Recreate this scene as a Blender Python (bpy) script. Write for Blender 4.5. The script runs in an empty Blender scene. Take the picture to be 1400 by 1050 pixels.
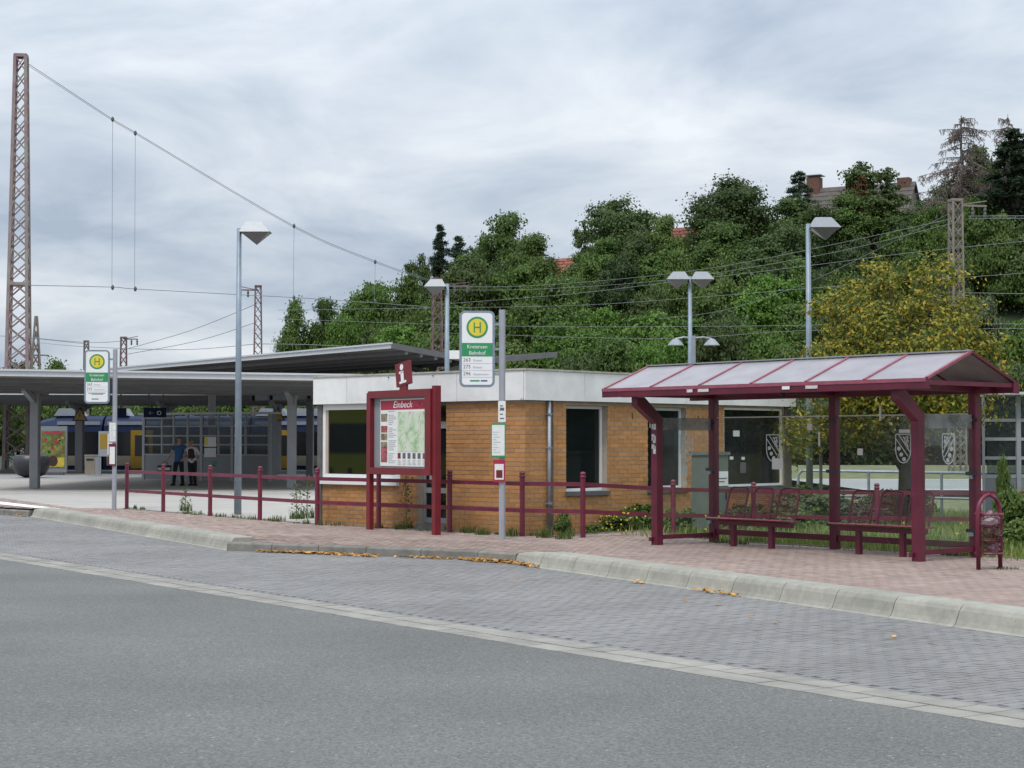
import bpy, math, random
import numpy as np
from mathutils import Vector, Matrix
R = math.radians
rnd = random.Random(7)
SC = bpy.context.scene
COL = SC.collection

# ------------------------------------------------------------------ camera, sky, sun, exposure
EYE = 1.62; FPX = 2400.0; PITCH = math.atan(79 / FPX)
cam_d = bpy.data.cameras.new('camera'); cam_d.sensor_width = 36; cam_d.lens = FPX / 1400 * 36
cam_d.clip_start = .1; cam_d.clip_end = 4000
cam = bpy.data.objects.new('camera', cam_d); COL.objects.link(cam)
cam.location = (0, 0, EYE); cam.rotation_euler = (math.pi / 2 + PITCH, 0, 0)
SC.camera = cam
SUN_EL, SUN_AZ = R(58), R(205)          # azimuth measured clockwise from +Y : behind the camera, a little left
W = bpy.data.worlds.new('World'); SC.world = W; W.use_nodes = True
nt = W.node_tree; nt.nodes.clear()
def N(t, **k):
    n = nt.nodes.new(t)
    for a, b in k.items(): setattr(n, a, b)
    return n
out = N('ShaderNodeOutputWorld')
sky = N('ShaderNodeTexSky', sky_type='NISHITA'); sky.sun_disc = False
sky.sun_elevation = SUN_EL; sky.sun_rotation = SUN_AZ
bg1 = N('ShaderNodeBackground'); bg1.inputs[1].default_value = .10
nt.links.new(sky.outputs[0], bg1.inputs[0])
tc = N('ShaderNodeTexCoord'); sep = N('ShaderNodeSeparateXYZ'); nt.links.new(tc.outputs['Generated'], sep.inputs[0])
def M(op, a, b=None, c=None):
    n = N('ShaderNodeMath', operation=op)
    for i, v in enumerate((a, b, c)):
        if v is None: continue
        if isinstance(v, (int, float)): n.inputs[i].default_value = v
        else: nt.links.new(v, n.inputs[i])
    return n.outputs[0]
zz = M('MAXIMUM', sep.outputs[2], 0.0)
den = M('ADD', zz, .24)
px_ = M('DIVIDE', sep.outputs[0], den); py_ = M('DIVIDE', sep.outputs[1], den)
cmb = N('ShaderNodeCombineXYZ'); nt.links.new(px_, cmb.inputs[0]); nt.links.new(py_, cmb.inputs[1]); cmb.inputs[2].default_value = 3.3
n1 = N('ShaderNodeTexNoise'); n1.inputs['Scale'].default_value = 2.5; n1.inputs['Detail'].default_value = 7; n1.inputs['Roughness'].default_value = .56; n1.inputs['Distortion'].default_value = .35
n2 = N('ShaderNodeTexNoise'); n2.inputs['Scale'].default_value = .8; n2.inputs['Detail'].default_value = 4
for n in (n1, n2): nt.links.new(cmb.outputs[0], n.inputs['Vector'])
mixn = M('ADD', M('MULTIPLY', n1.outputs[0], .62), M('MULTIPLY', n2.outputs[0], .38))
rmp = N('ShaderNodeValToRGB'); nt.links.new(mixn, rmp.inputs[0])
rmp.color_ramp.elements[0].position = .38; rmp.color_ramp.elements[0].color = (.31, .37, .455, 1)
rmp.color_ramp.elements[1].position = .63; rmp.color_ramp.elements[1].color = (.64, .672, .705, 1)
e = rmp.color_ramp.elements.new(.50); e.color = (.47, .52, .585, 1)
grad = M('ADD', 1.0, M('MULTIPLY', M('POWER', zz, 1.45), 2.0))
bg2 = N('ShaderNodeBackground'); nt.links.new(rmp.outputs[0], bg2.inputs[0]); nt.links.new(grad, bg2.inputs[1])
mx = N('ShaderNodeMixShader'); mx.inputs[0].default_value = .94
nt.links.new(bg1.outputs[0], mx.inputs[1]); nt.links.new(bg2.outputs[0], mx.inputs[2]); nt.links.new(mx.outputs[0], out.inputs[0])
sl = bpy.data.lights.new('sun', 'SUN'); sl.energy = 1.5; sl.angle = R(14); sl.color = (1, .965, .91)
so = bpy.data.objects.new('sun', sl); COL.objects.link(so)
sd = Vector((math.sin(SUN_AZ) * math.cos(SUN_EL), math.cos(SUN_AZ) * math.cos(SUN_EL), math.sin(SUN_EL)))
so.rotation_euler = sd.to_track_quat('Z', 'Y').to_euler(); so.location = (0, -20, 60)
SC.view_settings.view_transform = 'Standard'; SC.view_settings.look = 'None'
SC.view_settings.exposure = 0.30; SC.view_settings.gamma = 1; SC.view_settings.use_curve_mapping = False
SC.cycles.max_bounces = 8; SC.cycles.transparent_max_bounces = 24

# ------------------------------------------------------------------ surveying helpers (photo point -> place)
cP, sP = math.cos(PITCH), math.sin(PITCH)
def ray(px, py):
    x = (px - 700) / FPX; v = -(py - 525) / FPX
    return Vector((x, cP - v * sP, sP + v * cP))
def G(px, py, z=0.0):
    r = ray(px, py); k = (z - EYE) / r.z; return Vector((r.x * k, r.y * k, z))
def AT(px, py, D):
    r = ray(px, py); k = D / r.y; return Vector((r.x * k, D, EYE + r.z * k))
def XD(px, D):                            # x of an image column at distance D (near eye height)
    return (px - 700) / FPX * D * (cP)

# ------------------------------------------------------------------ materials
MATS = {}
def lin(c): return tuple(((v / 255) / 12.92 if v / 255 <= .04045 else ((v / 255 + .055) / 1.055) ** 2.4) for v in c)
def mat(name, col, rough=.6, metal=0.0, var=.12, scale=6.0, bump=0.0, bscale=40.0, spec=.5, coord='Object', col2=None, detail=5, tint=0.0, big=0.0, bigscale=.6, chips=None, chipcol=(.3, .24, .22)):
    if name in MATS: return MATS[name]
    m = bpy.data.materials.new(name); m.use_nodes = True; t = m.node_tree; b = t.nodes['Principled BSDF']
    b.inputs['Roughness'].default_value = rough; b.inputs['Metallic'].default_value = metal
    b.inputs['Specular IOR Level'].default_value = spec
    tcx = t.nodes.new('ShaderNodeTexCoord' if coord != 'World' else 'ShaderNodeNewGeometry'); nz = t.nodes.new('ShaderNodeTexNoise')
    if coord == 'World': coord = 'Position'
    nz.inputs['Scale'].default_value = scale; nz.inputs['Detail'].default_value = detail; nz.inputs['Roughness'].default_value = .6
    t.links.new(tcx.outputs[coord], nz.inputs['Vector'])
    rp = t.nodes.new('ShaderNodeValToRGB'); t.links.new(nz.outputs[0], rp.inputs[0])
    c1 = tuple(min(1, v * (1 - var)) for v in col); c2 = tuple(min(1, v * (1 + var)) for v in col) if col2 is None else col2
    rp.color_ramp.elements[0].position = .3; rp.color_ramp.elements[0].color = (*c1, 1)
    rp.color_ramp.elements[1].position = .7; rp.color_ramp.elements[1].color = (*c2, 1)
    last = rp.outputs[0]
    if tint:
        last = tinted(t, last, tint)
    gp_ = t.nodes.new('ShaderNodeNewGeometry').outputs['Position'] if (big or chips) else None
    if big:
        nb = t.nodes.new('ShaderNodeTexNoise'); nb.inputs['Scale'].default_value = bigscale; nb.inputs['Detail'].default_value = 8; nb.inputs['Roughness'].default_value = .65; t.links.new(gp_, nb.inputs['Vector'])
        mr = t.nodes.new('ShaderNodeMapRange'); mr.inputs['From Min'].default_value = .3; mr.inputs['From Max'].default_value = .7; mr.inputs['To Min'].default_value = 1 - big; mr.inputs['To Max'].default_value = 1 + big * .7; t.links.new(nb.outputs[0], mr.inputs[0])
        vm = t.nodes.new('ShaderNodeVectorMath'); vm.operation = 'SCALE'; t.links.new(last, vm.inputs[0]); t.links.new(mr.outputs[0], vm.inputs['Scale']); last = vm.outputs[0]
    if chips:
        nc = t.nodes.new('ShaderNodeTexNoise'); nc.inputs['Scale'].default_value = chips; nc.inputs['Detail'].default_value = 6; nc.inputs['Roughness'].default_value = .7; t.links.new(gp_, nc.inputs['Vector'])
        rc = t.nodes.new('ShaderNodeValToRGB'); rc.color_ramp.elements[0].position = .66; rc.color_ramp.elements[0].color = (0, 0, 0, 1); rc.color_ramp.elements[1].position = .72; rc.color_ramp.elements[1].color = (.75, .75, .75, 1); t.links.new(nc.outputs[0], rc.inputs[0])
        mc = t.nodes.new('ShaderNodeMix'); mc.data_type = 'RGBA'; t.links.new(rc.outputs[0], mc.inputs[0]); t.links.new(last, mc.inputs[6]); mc.inputs[7].default_value = (*chipcol, 1); last = mc.outputs[2]
    t.links.new(last, b.inputs['Base Color'])
    if bump:
        n3 = t.nodes.new('ShaderNodeTexNoise'); n3.inputs['Scale'].default_value = bscale; n3.inputs['Detail'].default_value = 4
        t.links.new(tcx.outputs[coord], n3.inputs['Vector'])
        bp = t.nodes.new('ShaderNodeBump'); bp.inputs['Strength'].default_value = bump; bp.inputs['Distance'].default_value = .01
        t.links.new(n3.outputs[0], bp.inputs['Height']); t.links.new(bp.outputs[0], b.inputs['Normal'])
    MATS[name] = m; return m
def tintval(t):                           # 0..1 value that differs from piece to piece
    at = t.nodes.new('ShaderNodeAttribute'); at.attribute_name = 'tint'
    oi = t.nodes.new('ShaderNodeObjectInfo'); ad = t.nodes.new('ShaderNodeMath'); ad.operation = 'ADD'
    t.links.new(at.outputs['Fac'], ad.inputs[0]); t.links.new(oi.outputs['Random'], ad.inputs[1])
    fr = t.nodes.new('ShaderNodeMath'); fr.operation = 'FRACT'; t.links.new(ad.outputs[0], fr.inputs[0]); return fr.outputs[0]
def tinted(t, src, amt):
    fr = tintval(t)
    mr = t.nodes.new('ShaderNodeMapRange'); mr.inputs['To Min'].default_value = 1 - amt; mr.inputs['To Max'].default_value = 1 + amt
    t.links.new(fr, mr.inputs[0])
    vm = t.nodes.new('ShaderNodeVectorMath'); vm.operation = 'SCALE'
    t.links.new(src, vm.inputs[0]); t.links.new(mr.outputs[0], vm.inputs['Scale']); return vm.outputs[0]
def leafmat(name, cols, trans=.3, rough=.55):
    m = bpy.data.materials.new(name); m.use_nodes = True; t = m.node_tree; b = t.nodes['Principled BSDF']
    fr = tintval(t); rp = t.nodes.new('ShaderNodeValToRGB'); t.links.new(fr, rp.inputs[0])
    el = rp.color_ramp.elements; el[0].color = (*cols[0], 1); el[1].color = (*cols[-1], 1)
    for i, c in enumerate(cols[1:-1]): x = el.new((i + 1) / (len(cols) - 1)); x.color = (*c, 1)
    oi = t.nodes.new('ShaderNodeObjectInfo'); mr = t.nodes.new('ShaderNodeMapRange'); mr.inputs['To Min'].default_value = .72; mr.inputs['To Max'].default_value = 1.4
    t.links.new(oi.outputs['Random'], mr.inputs[0]); vm = t.nodes.new('ShaderNodeVectorMath'); vm.operation = 'SCALE'
    m7 = t.nodes.new('ShaderNodeMath'); m7.operation = 'MULTIPLY'; t.links.new(oi.outputs['Random'], m7.inputs[0]); m7.inputs[1].default_value = 7.31
    f7 = t.nodes.new('ShaderNodeMath'); f7.operation = 'FRACT'; t.links.new(m7.outputs[0], f7.inputs[0]); f8 = t.nodes.new('ShaderNodeMath'); f8.operation = 'MULTIPLY'; t.links.new(f7.outputs[0], f8.inputs[0]); f8.inputs[1].default_value = .32 if name.startswith('leaf') and 'autumn' not in name else 0.0
    hx = t.nodes.new('ShaderNodeMix'); hx.data_type = 'RGBA'; t.links.new(f8.outputs[0], hx.inputs[0]); t.links.new(rp.outputs[0], hx.inputs[6]); hx.inputs[7].default_value = (.115, .135, .035, 1)
    t.links.new(hx.outputs[2], vm.inputs[0]); t.links.new(mr.outputs[0], vm.inputs['Scale'])
    t.links.new(vm.outputs[0], b.inputs['Base Color']); b.inputs['Roughness'].default_value = rough; b.inputs['Specular IOR Level'].default_value = .25
    tr = t.nodes.new('ShaderNodeBsdfTranslucent'); t.links.new(vm.outputs[0], tr.inputs[0])
    ms = t.nodes.new('ShaderNodeMixShader'); ms.inputs[0].default_value = trans
    t.links.new(b.outputs[0], ms.inputs[1]); t.links.new(tr.outputs[0], ms.inputs[2])
    t.links.new(ms.outputs[0], t.nodes['Material Output'].inputs[0]); MATS[name] = m; return m
def glassmat(name, tint=(.86, .9, .88), dirt=.06, dirtcol=(.5, .52, .52), rough=.02):
    m = bpy.data.materials.new(name); m.use_nodes = True; t = m.node_tree; t.nodes.remove(t.nodes['Principled BSDF'])
    tp = t.nodes.new('ShaderNodeBsdfTransparent'); tp.inputs[0].default_value = (*tint, 1)
    gl = t.nodes.new('ShaderNodeBsdfGlossy'); gl.inputs['Roughness'].default_value = rough; gl.inputs[0].default_value = (.9, .9, .9, 1)
    gm = t.nodes.new('ShaderNodeNewGeometry'); dt = t.nodes.new('ShaderNodeVectorMath'); dt.operation = 'DOT_PRODUCT'
    t.links.new(gm.outputs['Normal'], dt.inputs[0]); t.links.new(gm.outputs['Incoming'], dt.inputs[1]); last = dt.outputs['Value']
    for op, a_, b_ in (('ABSOLUTE', None, None), ('SUBTRACT', 1.0, None), ('POWER', None, 5.0), ('MULTIPLY', None, .5), ('ADD', None, .02)):
        q = t.nodes.new('ShaderNodeMath'); q.operation = op
        if a_ is not None: q.inputs[0].default_value = a_; t.links.new(last, q.inputs[1])
        else:
            t.links.new(last, q.inputs[0])
            if b_ is not None: q.inputs[1].default_value = b_
        last = q.outputs[0]
    ms = t.nodes.new('ShaderNodeMixShader'); t.links.new(last, ms.inputs[0]); t.links.new(tp.outputs[0], ms.inputs[1]); t.links.new(gl.outputs[0], ms.inputs[2])
    df = t.nodes.new('ShaderNodeBsdfDiffuse'); df.inputs[0].default_value = (*dirtcol, 1)
    tcx = t.nodes.new('ShaderNodeTexCoord'); nz = t.nodes.new('ShaderNodeTexNoise'); nz.inputs['Scale'].default_value = 3; nz.inputs['Detail'].default_value = 6
    t.links.new(tcx.outputs['Object'], nz.inputs['Vector'])
    mr = t.nodes.new('ShaderNodeMapRange'); mr.inputs['From Min'].default_value = .35; mr.inputs['From Max'].default_value = .7
    mr.inputs['To Min'].default_value = dirt * .4; mr.inputs['To Max'].default_value = dirt * 1.7; t.links.new(nz.outputs[0], mr.inputs[0])
    m2 = t.nodes.new('ShaderNodeMixShader'); t.links.new(mr.outputs[0], m2.inputs[0]); t.links.new(ms.outputs[0], m2.inputs[1]); t.links.new(df.outputs[0], m2.inputs[2])
    t.links.new(m2.outputs[0], t.nodes['Material Output'].inputs[0]); MATS[name] = m; return m
def polymat(name, col, trans=.25):
    m = mat(name, col, .35, var=.16, scale=2.5, spec=.5)
    t = m.node_tree; b = t.nodes['Principled BSDF']; tr = t.nodes.new('ShaderNodeBsdfTranslucent'); tr.inputs[0].default_value = (*col, 1)
    ms = t.nodes.new('ShaderNodeMixShader'); ms.inputs[0].default_value = trans
    t.links.new(b.outputs[0], ms.inputs[1]); t.links.new(tr.outputs[0], ms.inputs[2]); t.links.new(ms.outputs[0], t.nodes['Material Output'].inputs[0]); return m

mat('maroon', (.115, .010, .030), .42, var=.18, scale=3, bump=.05, big=.28, bigscale=1.6, chips=9, chipcol=(.20, .09, .09))
mat('maroon_faded', (.27, .07, .10), .5, var=.2, scale=8)
mat('maroon_rail', (.150, .016, .040), .45, var=.2, scale=5, big=.25, bigscale=2.0, chips=11, chipcol=(.22, .12, .11))
mat('sign_red', (.17, .011, .018), .4, var=.1, scale=4, big=.2, bigscale=2)
mat('galvanised', (.30, .34, .38), .45, .35, var=.15, scale=12)
mat('lamp_paint', (.23, .28, .33), .45, .2, var=.12, scale=6)
mat('lamp_light_grey', (.27, .29, .31), .4, .1, var=.06)
mat('lamp_bowl', (.17, .165, .165), .25, var=.05)
mat('white_paint', (.72, .72, .70), .5, var=.05, scale=3)
mat('white_frame', (.78, .79, .79), .35, var=.03)
mat('window_dark', (.010, .014, .014), .05, var=.3, scale=1.5, spec=.42)
mat('window_shop', (.008, .010, .010), .04, var=.3, scale=1.2, spec=.9)
mat('canopy_steel', (.13, .13, .135), .6, var=.15, scale=1.5)
mat('canopy_edge', (.52, .54, .56), .4, var=.05)
mat('canopy_deck', (.17, .155, .14), .7, var=.2, scale=.8)
mat('column_grey', (.26, .265, .28), .55, var=.08, scale=2)
mat('frame_grey', (.30, .315, .335), .5, var=.05)
mat('panel_grey', (.19, .20, .215), .55, var=.06, scale=2)
mat('stone_sill', (.10, .10, .10), .7, var=.25)
mat('dark_plastic', (.03, .03, .035), .4, var=.1)
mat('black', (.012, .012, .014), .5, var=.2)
mat('paper', (.75, .75, .73), .7, var=.05, scale=14)
mat('sticker', (.55, .54, .52), .7, var=.35, scale=30)
mat('print_grey', (.42, .43, .45), .7, var=.25, scale=60)
mat('print_dark', (.12, .12, .13), .7, var=.2, scale=60)
mat('print_white', (.8, .8, .8), .6, var=.02)
mat('stop_green', (.03, .27, .10), .45, var=.06)
mat('stop_yellow', (.72, .58, .05), .45, var=.06)
mat('frost', (.62, .64, .64), .6, var=.05)
mat('pole_grey', (.34, .35, .385), .45, .1, var=.08, scale=5)
mat('rust', (.14, .075, .05), .8, var=.4, scale=4, col2=(.27, .17, .19))
mat('mast_paint', (.30, .16, .19), .7, var=.2, scale=1.5, col2=(.27, .28, .235))
mat('mast_grey', (.21, .18, .15), .8, var=.3, scale=3)
mat('wire', (.20, .21, .22), .6, var=.1)
mat('train_blue', (.008, .018, .058), .55, var=.1, spec=.2)
mat('train_roof', (.24, .26, .30), .5, var=.1)
mat('train_yellow', (.34, .21, .02), .4, var=.08)
mat('train_beige', (.28, .25, .19), .5, var=.08)
mat('train_black', (.008, .009, .012), .15, var=.1)
mat('roof_tile', (.21, .07, .045), .8, var=.3, scale=2, tint=.25)
mat('plaster_white', (.6, .6, .57), .8, var=.08, scale=1)
mat('old_wall', (.24, .21, .17), .85, var=.2, scale=1)
mat('dark_roof', (.10, .085, .075), .85, var=.25, scale=2)
mat('chimney_brick', (.13, .065, .045), .85, var=.25, scale=4)
mat('bark', (.07, .055, .042), .9, var=.3, scale=8, bump=.4, bscale=20)
mat('deadwood', (.14, .115, .10), .9, var=.25, scale=6)
mat('skin', (.42, .24, .17), .5, var=.05)
mat('cloth_blue', (.035, .10, .25), .8, var=.12)
mat('cloth_black', (.014, .014, .018), .85, var=.2)
mat('cloth_white', (.62, .58, .60), .8, var=.06)
mat('cloth_brown', (.045, .02, .018), .85, var=.2)
mat('hair_grey', (.10, .08, .06), .8, var=.2, scale=40)
mat('hair_blond', (.28, .19, .11), .8, var=.2, scale=40)
mat('cabinet_green', (.13, .155, .135), .55, var=.1)
mat('autumn_litter', (.45, .22, .04), .8, var=.3, scale=3, tint=.45)
mat('dark_joint', (.095, .09, .082), .95, var=.3, scale=8)
mat('bag_plastic', (.5, .46, .48), .35, var=.5, scale=16, col2=(.22, .10, .12))
mat('bag_dark', (.13, .03, .04), .4, var=.3, scale=14, col2=(.10, .15, .05))
glassmat('shelter_glass', (.96, .98, .97), .02)
glassmat('frosted_band', (.62, .66, .65), .35, (.45, .47, .47), .2)
glassmat('platform_glass', (.5, .55, .57), .08, (.18, .2, .2))
polymat('roof_panel', (.285, .265, .28), .06)
GREENS = {
 'leaf_mid': [(.035, .072, .014), (.075, .135, .028), (.125, .195, .045)],
 'leaf_bright': [(.050, .115, .016), (.095, .195, .028), (.15, .26, .05)],
 'leaf_dark': [(.022, .046, .014), (.048, .085, .024), (.080, .125, .038)],
 'leaf_grey': [(.06, .09, .045), (.10, .13, .065), (.16, .19, .10)],
 'needle': [(.016, .034, .016), (.032, .058, .028), (.06, .09, .045)],
 'needle_dead': [(.12, .085, .07), (.20, .15, .125), (.26, .21, .19)],
 'needle_brown': [(.12, .05, .025), (.2, .09, .04), (.24, .12, .06)],
 'leaf_autumn': [(.07, .12, .02), (.15, .20, .03), (.30, .30, .04), (.52, .44, .05), (.55, .38, .04), (.22, .23, .035), (.10, .15, .025), (.07, .11, .02)],
 'grass': [(.09, .15, .03), (.16, .21, .05), (.27, .27, .10)],
 'weed': [(.04, .085, .02), (.09, .14, .03), (.16, .18, .05)],
}
for k, c in GREENS.items(): leafmat(k, c)

# ground-type materials ------------------------------------------------------------------
def asphalt():
    m = bpy.data.materials.new('asphalt'); m.use_nodes = True; t = m.node_tree; b = t.nodes['Principled BSDF']
    tcx = t.nodes.new('ShaderNodeTexCoord')
    def nz(s, d=5):
        n = t.nodes.new('ShaderNodeTexNoise'); n.inputs['Scale'].default_value = s; n.inputs['Detail'].default_value = d; t.links.new(tcx.outputs['Object'], n.inputs['Vector']); return n
    vo = t.nodes.new('ShaderNodeTexVoronoi'); vo.inputs['Scale'].default_value = 62; t.links.new(tcx.outputs['Object'], vo.inputs['Vector'])
    rp = t.nodes.new('ShaderNodeValToRGB'); t.links.new(vo.outputs['Color'], rp.inputs[0])
    rp.color_ramp.elements[0].color = (.074, .075, .070, 1); rp.color_ramp.elements[1].color = (.185, .185, .173, 1)
    e = rp.color_ramp.elements.new(.93); e.color = (.168, .168, .158, 1); rp.color_ramp.elements[2].color = (.40, .40, .39, 1)
    rp.color_ramp.elements[2].position = 1.0
    r2 = t.nodes.new('ShaderNodeMapRange'); r2.inputs['From Min'].default_value = .3; r2.inputs['From Max'].default_value = .7; r2.inputs['To Min'].default_value = .84; r2.inputs['To Max'].default_value = 1.14; t.links.new(nz(.35, 9).outputs[0], r2.inputs[0])
    r3 = t.nodes.new('ShaderNodeMapRange'); r3.inputs['To Min'].default_value = .7; r3.inputs['To Max'].default_value = 1.3; t.links.new(nz(30).outputs[0], r3.inputs[0])
    mu = t.nodes.new('ShaderNodeMath'); mu.operation = 'MULTIPLY'; t.links.new(r2.outputs[0], mu.inputs[0]); t.links.new(r3.outputs[0], mu.inputs[1])
    vm = t.nodes.new('ShaderNodeVectorMath'); vm.operation = 'SCALE'; t.links.new(rp.outputs[0], vm.inputs[0]); t.links.new(mu.outputs[0], vm.inputs['Scale'])
    t.links.new(vm.outputs[0], b.inputs['Base Color']); b.inputs['Roughness'].default_value = .85
    bp = t.nodes.new('ShaderNodeBump'); bp.inputs['Strength'].default_value = .5; bp.inputs['Distance'].default_value = .004; t.links.new(vo.outputs['Distance'], bp.inputs['Height']); t.links.new(bp.outputs[0], b.inputs['Normal'])
    MATS['asphalt'] = m
asphalt()
mat('bay_paver', (.205, .197, .190), .85, var=.10, scale=5, bump=.3, bscale=120, tint=.035, coord='World', big=.20, bigscale=.45)
mat('walk_paver', (.305, .225, .190), .85, var=.16, scale=4, bump=.3, bscale=120, tint=.08, coord='World', big=.20, bigscale=.5, chips=5.5, chipcol=(.17, .14, .12))
mat('gutter_slab', (.265, .25, .22), .85, var=.15, scale=4, bump=.3, bscale=120, tint=.10, coord='World', big=.2, bigscale=.8)
mat('kerb_concrete', (.31, .298, .25), .85, var=.14, scale=9, bump=.25, bscale=120, tint=.10, coord='World', big=.22, bigscale=1.1, chips=7, chipcol=(.15, .15, .10))
mat('kerb_old', (.19, .18, .16), .9, var=.25, scale=6, bump=.5, bscale=120, tint=.08)
mat('sand_joint', (.10, .088, .075), .95, var=.3, scale=8)
mat('plaza_paving', (.38, .355, .32), .85, var=.08, scale=1.8, bump=.2, bscale=30, big=.12, bigscale=.3)
mat('platform_paving', (.26, .255, .245), .85, var=.12, scale=.5)
mat('verge_soil', (.13, .15, .055), .95, var=.4, scale=1.5, col2=(.20, .19, .09))
mat('ballast', (.14, .12, .10), .95, var=.3, scale=1.5)
mat('far_road', (.27, .27, .265), .85, var=.1, scale=.3)
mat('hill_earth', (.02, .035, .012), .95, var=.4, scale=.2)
mat('line_white', (.75, .75, .74), .6, var=.05)
mat('tactile', (.55, .54, .5), .7, var=.1)
mat('crack_sealant', (.142, .150, .152), .7, var=.2, scale=3)
mat('mortar', (.44, .37, .29), .95, var=.15, scale=5)
mat('brick_clay', (.46, .225, .080), .8, var=.10, scale=14, bump=.3, bscale=60, tint=.13, coord='World', big=.15, bigscale=.9)

# ------------------------------------------------------------------ mesh builder
class MB:
    def __init__(s): s.v = []; s.f = []; s.t = []; s.tint = 0.0
    def add(s, vs, fs):
        o = len(s.v); s.v += [tuple(v) for v in vs]; s.f += [tuple(i + o for i in f) for f in fs]; s.t += [s.tint] * len(fs); return s
    def box(s, x0, x1, y0, y1, z0, z1, m=None):
        vs = [Vector(p) for p in ((x0, y0, z0), (x1, y0, z0), (x1, y1, z0), (x0, y1, z0), (x0, y0, z1), (x1, y0, z1), (x1, y1, z1), (x0, y1, z1))]
        if m is not None: vs = [m @ v for v in vs]
        return s.add(vs, [(3, 2, 1, 0), (4, 5, 6, 7), (0, 1, 5, 4), (1, 2, 6, 5), (2, 3, 7, 6), (3, 0, 4, 7)])
    def bar(s, a, b, w, h=None, up=(0, 0, 1), bev=0):
        a, b = Vector(a), Vector(b); h = h or w; d = (b - a); L = d.length; d.normalize(); up = Vector(up)
        if abs(d.dot(up)) > .99: up = Vector((0, 1, 0)) if abs(d.y) < .9 else Vector((1, 0, 0))
        x = d.cross(up).normalized(); y = x.cross(d).normalized()
        if bev:
            q = [(-w/2+bev, -h/2), (w/2-bev, -h/2), (w/2, -h/2+bev), (w/2, h/2-bev), (w/2-bev, h/2), (-w/2+bev, h/2), (-w/2, h/2-bev), (-w/2, -h/2+bev)]
        else: q = [(-w/2, -h/2), (w/2, -h/2), (w/2, h/2), (-w/2, h/2)]
        n = len(q); vs = [a + x * i + y * j for i, j in q] + [b + x * i + y * j for i, j in q]
        return s.add(vs, [tuple(range(n))[::-1], tuple(range(n, 2 * n))] + [(i, (i + 1) % n, (i + 1) % n + n, i + n) for i in range(n)])
    def tube(s, pts, r, n=6, caps=True):
        pts = [Vector(p) for p in pts]; rs = r if isinstance(r, (list, tuple)) else [r] * len(pts); vs = []; fs = []
        d0 = (pts[1] - pts[0]).normalized(); ref = Vector((0, 0, 1)) if abs(d0.z) < .9 else Vector((1, 0, 0))
        for i, p in enumerate(pts):
            d = (pts[min(i + 1, len(pts) - 1)] - pts[max(i - 1, 0)]).normalized()
            x = d.cross(ref)
            if x.length < 1e-4: x = d.orthogonal()
            x.normalize(); y = d.cross(x).normalized()
            for k in range(n):
                a = 2 * math.pi * k / n; vs.append(p + (x * math.cos(a) + y * math.sin(a)) * rs[i])
        for i in range(len(pts) - 1):
            for k in range(n): fs.append((i * n + k, i * n + (k + 1) % n, (i + 1) * n + (k + 1) % n, (i + 1) * n + k))
        if caps: fs += [tuple(range(n))[::-1], tuple(range((len(pts) - 1) * n, len(pts) * n))]
        return s.add(vs, fs)
    def lathe(s, prof, n=16, c=(0, 0, 0)):
        vs = []; fs = []; c = Vector(c)
        for r, z in prof:
            for k in range(n): a = 2 * math.pi * k / n; vs.append(c + Vector((r * math.cos(a), r * math.sin(a), z)))
        for i in range(len(prof) - 1):
            for k in range(n): fs.append((i * n + k, i * n + (k + 1) % n, (i + 1) * n + (k + 1) % n, (i + 1) * n + k))
        return s.add(vs, fs + [tuple(range(n))[::-1], tuple(range((len(prof) - 1) * n, len(prof) * n))])
    def prism(s, poly, d, m=None):        # polygon of 3-D points extruded along d
        a = [Vector(p) for p in poly]; b = [p + Vector(d) for p in a]
        if m is not None: a = [m @ p for p in a]; b = [m @ p for p in b]
        n = len(a); return s.add(a + b, [tuple(range(n))[::-1], tuple(range(n, 2 * n))] + [(i, (i + 1) % n, (i + 1) % n + n, i + n) for i in range(n)])
    def quad(s, *p): return s.add(p, [tuple(range(len(p)))])
    def mesh(s, name, material, smooth=False):
        me = bpy.data.meshes.new(name); me.from_pydata(s.v, [], s.f)
        if any(s.t):
            at = me.attributes.new('tint', 'FLOAT', 'FACE'); at.data.foreach_set('value', s.t)
        me.materials.append(MATS[material] if isinstance(material, str) else material)
        if smooth: me.polygons.foreach_set('use_smooth', [True] * len(me.polygons))
        me.update(); return me
def link(name, me, parent=None):
    o = bpy.data.objects.new(name, me); COL.objects.link(o)
    if parent is not None: o.parent = parent
    return o
def part(name, mb, material, parent, label=None, smooth=False, kind=None, loc=None, rot=None):
    o = link(name, mb.mesh(name, material, smooth) if isinstance(mb, MB) else mb, parent)
    if loc is not None: o.location = loc
    if rot is not None: o.rotation_euler = rot
    if label: o['label'] = label
    if kind: o['kind'] = kind
    return o
def thing(name, label, cat, loc=(0, 0, 0), rz=0, group=None):
    o = bpy.data.objects.new(name, None); COL.objects.link(o); o.location = loc; o.rotation_euler = (0, 0, rz)
    o.empty_display_size = .2
    return tag(o, label, cat, group)
def tag(o, label, cat, group=None, kind=None):
    o['label'] = label; o['category'] = cat
    if group: o['group'] = group
    if kind: o['kind'] = kind
    return o
def struct(name, mb, material, **k):
    o = link(name, mb.mesh(name, material, **k)); o['kind'] = 'structure'; return o
def copy_tree(o, parent=None):
    c = o.copy(); COL.objects.link(c); c.parent = parent
    for ch in list(o.children): copy_tree(ch, c)
    return c
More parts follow.
